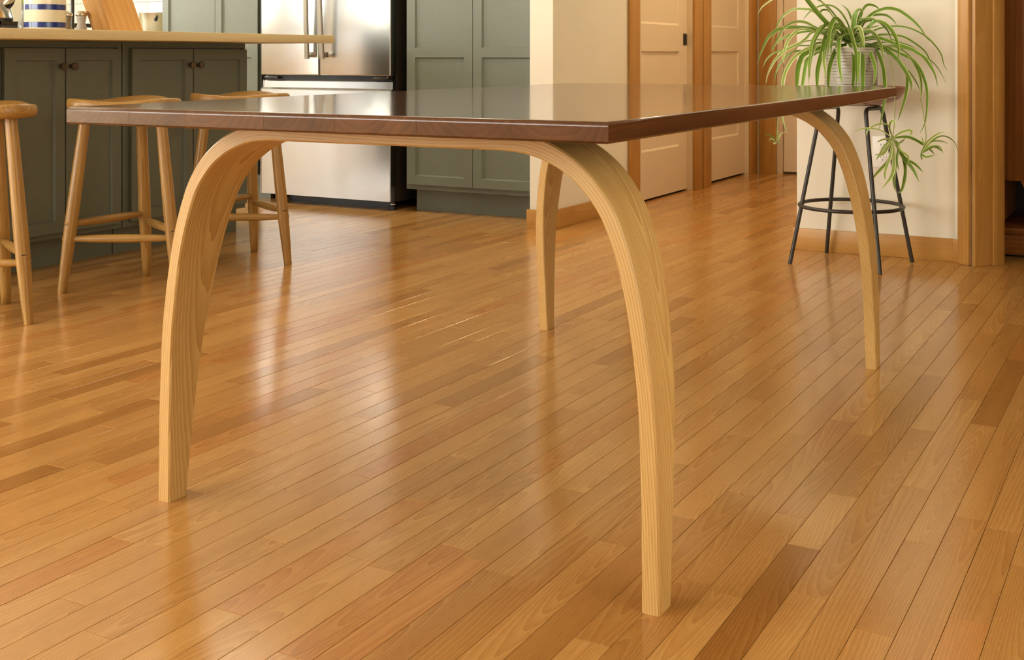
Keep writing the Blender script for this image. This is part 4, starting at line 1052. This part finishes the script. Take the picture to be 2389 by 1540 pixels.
# cooktop let into the island, with a kettle
ck = thing('cooktop', 'black gas cooktop with cast grates on the island behind the crock', 'cooktop', (-4.3, 3.08, CT))
box('base_plate', -0.26, 0.26, -0.46, 0.46, 0.0, 0.010, 'black_enamel', ck, 0.003)
for gy in (-0.30, 0.0, 0.30):
    bars = [(-0.24, 0.24, gy - 0.135 + i * 0.085, gy - 0.135 + i * 0.085 + 0.014, 0.028, 0.040) for i in range(4)] + [(-0.24, -0.222, gy - 0.135, gy + 0.135, 0.024, 0.040), (0.222, 0.24, gy - 0.135, gy + 0.135, 0.024, 0.040)]
    feet = [(sx - 0.007, sx + 0.007, gy + sy - 0.007, gy + sy + 0.007, 0.0105, 0.026) for sx in (-0.231, 0.231) for sy in (-0.126, 0.126)]
    boxes('grate', bars + feet, 'black', ck)
    lathe('burner', [(0.045, 0.0105), (0.045, 0.018), (0.035, 0.022), (0.001, 0.022)], 'black_enamel', ck, 24, True, (0, gy, 0), cap=False)
ke = thing('kettle', 'stainless kettle with an upward spout at the left edge of the photo', 'kettle', (-4.26, 3.04, CT + 0.0405))
kp = [(0.001, 0.0), (0.088, 0.0), (0.096, 0.006), (0.098, 0.02), (0.090, 0.055), (0.074, 0.095), (0.052, 0.13), (0.042, 0.145), (0.038, 0.15), (0.001, 0.156)]
lathe('body', kp, 'chrome', ke, 40, True, cap=False)
sp_ = [(r_ * cY, r_ * sY, z_) for r_, z_ in ((0.055, 0.060), (0.086, 0.078), (0.104, 0.112), (0.128, 0.160))]
tube('spout', catmull(sp_, 5), [0.026 - 0.0009 * i for i in range(16)], 'chrome', ke, 16)
hp = [(-0.06, -0.06, 0.11), (-0.075, -0.07, 0.19), (-0.04, -0.03, 0.24), (0.02, 0.02, 0.245), (0.06, 0.05, 0.22)]
tube('handle', catmull(hp, 6), 0.009, 'black_enamel', ke, 12)
lathe('lid_knob', [(0.006, 0.154), (0.006, 0.162), (0.013, 0.168), (0.010, 0.176), (0.001, 0.178)], 'black_enamel', ke, 16, True, cap=False)

# slim glass bottle with green stems
p = Vector((-3.93, 2.9596, CT))
gb = thing('bud_vase', 'slim clear bottle holding green stems beside the crock', 'vase', p)
lathe('glass', [(0.001, 0), (0.020, 0), (0.021, 0.004), (0.020, 0.03), (0.009, 0.055), (0.008, 0.10), (0.009, 0.102), (0.007, 0.10), (0.007, 0.055), (0.018, 0.03), (0.019, 0.005), (0.001, 0.004)], 'glass', gb, 24, True, cap=False)
for i_ in range(5):
    a = i_ * 1.3
    tube('flower_stem', [(0.003 * math.cos(a), 0.003 * math.sin(a), 0.01), (0.004 * math.cos(a + 1), 0.004 * math.sin(a + 1), 0.09), (0.02 * math.cos(a), 0.02 * math.sin(a), 0.2)], 0.0018, 'stem', gb, 6)

# black stand with utensil
p = Vector((-4.02, 3.2534, CT))
us = thing('metal_stand', 'thin dark metal upright behind the glass shakers', 'stand', p)
lathe('foot', [(0.034, 0), (0.034, 0.006), (0.030, 0.009), (0.006, 0.010)], 'black', us, 24, True)
lathe('post', [(0.0075, 0.010), (0.0075, 0.30), (0.004, 0.306)], 'black', us, 16, True)
tube('arm', [(0, 0, 0.29), (-0.01, -0.035, 0.285), (-0.015, -0.06, 0.24), (-0.012, -0.045, 0.115)], [0.004, 0.009, 0.012, 0.004], 'black_enamel', us, 10)

# steel pot on the back counter
cn = thing('steel_pot', 'brushed steel stock pot with a side knob in front of the white tiles', 'pot', (-5.74, 5.30, 0.9123))
lathe('body', [(0.001, 0), (0.118, 0), (0.124, 0.006), (0.124, 0.168), (0.1265, 0.171), (0.1265, 0.174), (0.121, 0.174), (0.120, 0.01), (0.001, 0.008)], 'stainless', cn, 48, True, cap=False)
lathe('knob', [(0.005, 0), (0.005, 0.012), (0.011, 0.016), (0.011, 0.024), (0.002, 0.027)], 'black_enamel', cn, 14, True, (0.075, -0.097, 0.13), (0.6, -0.78, 0))
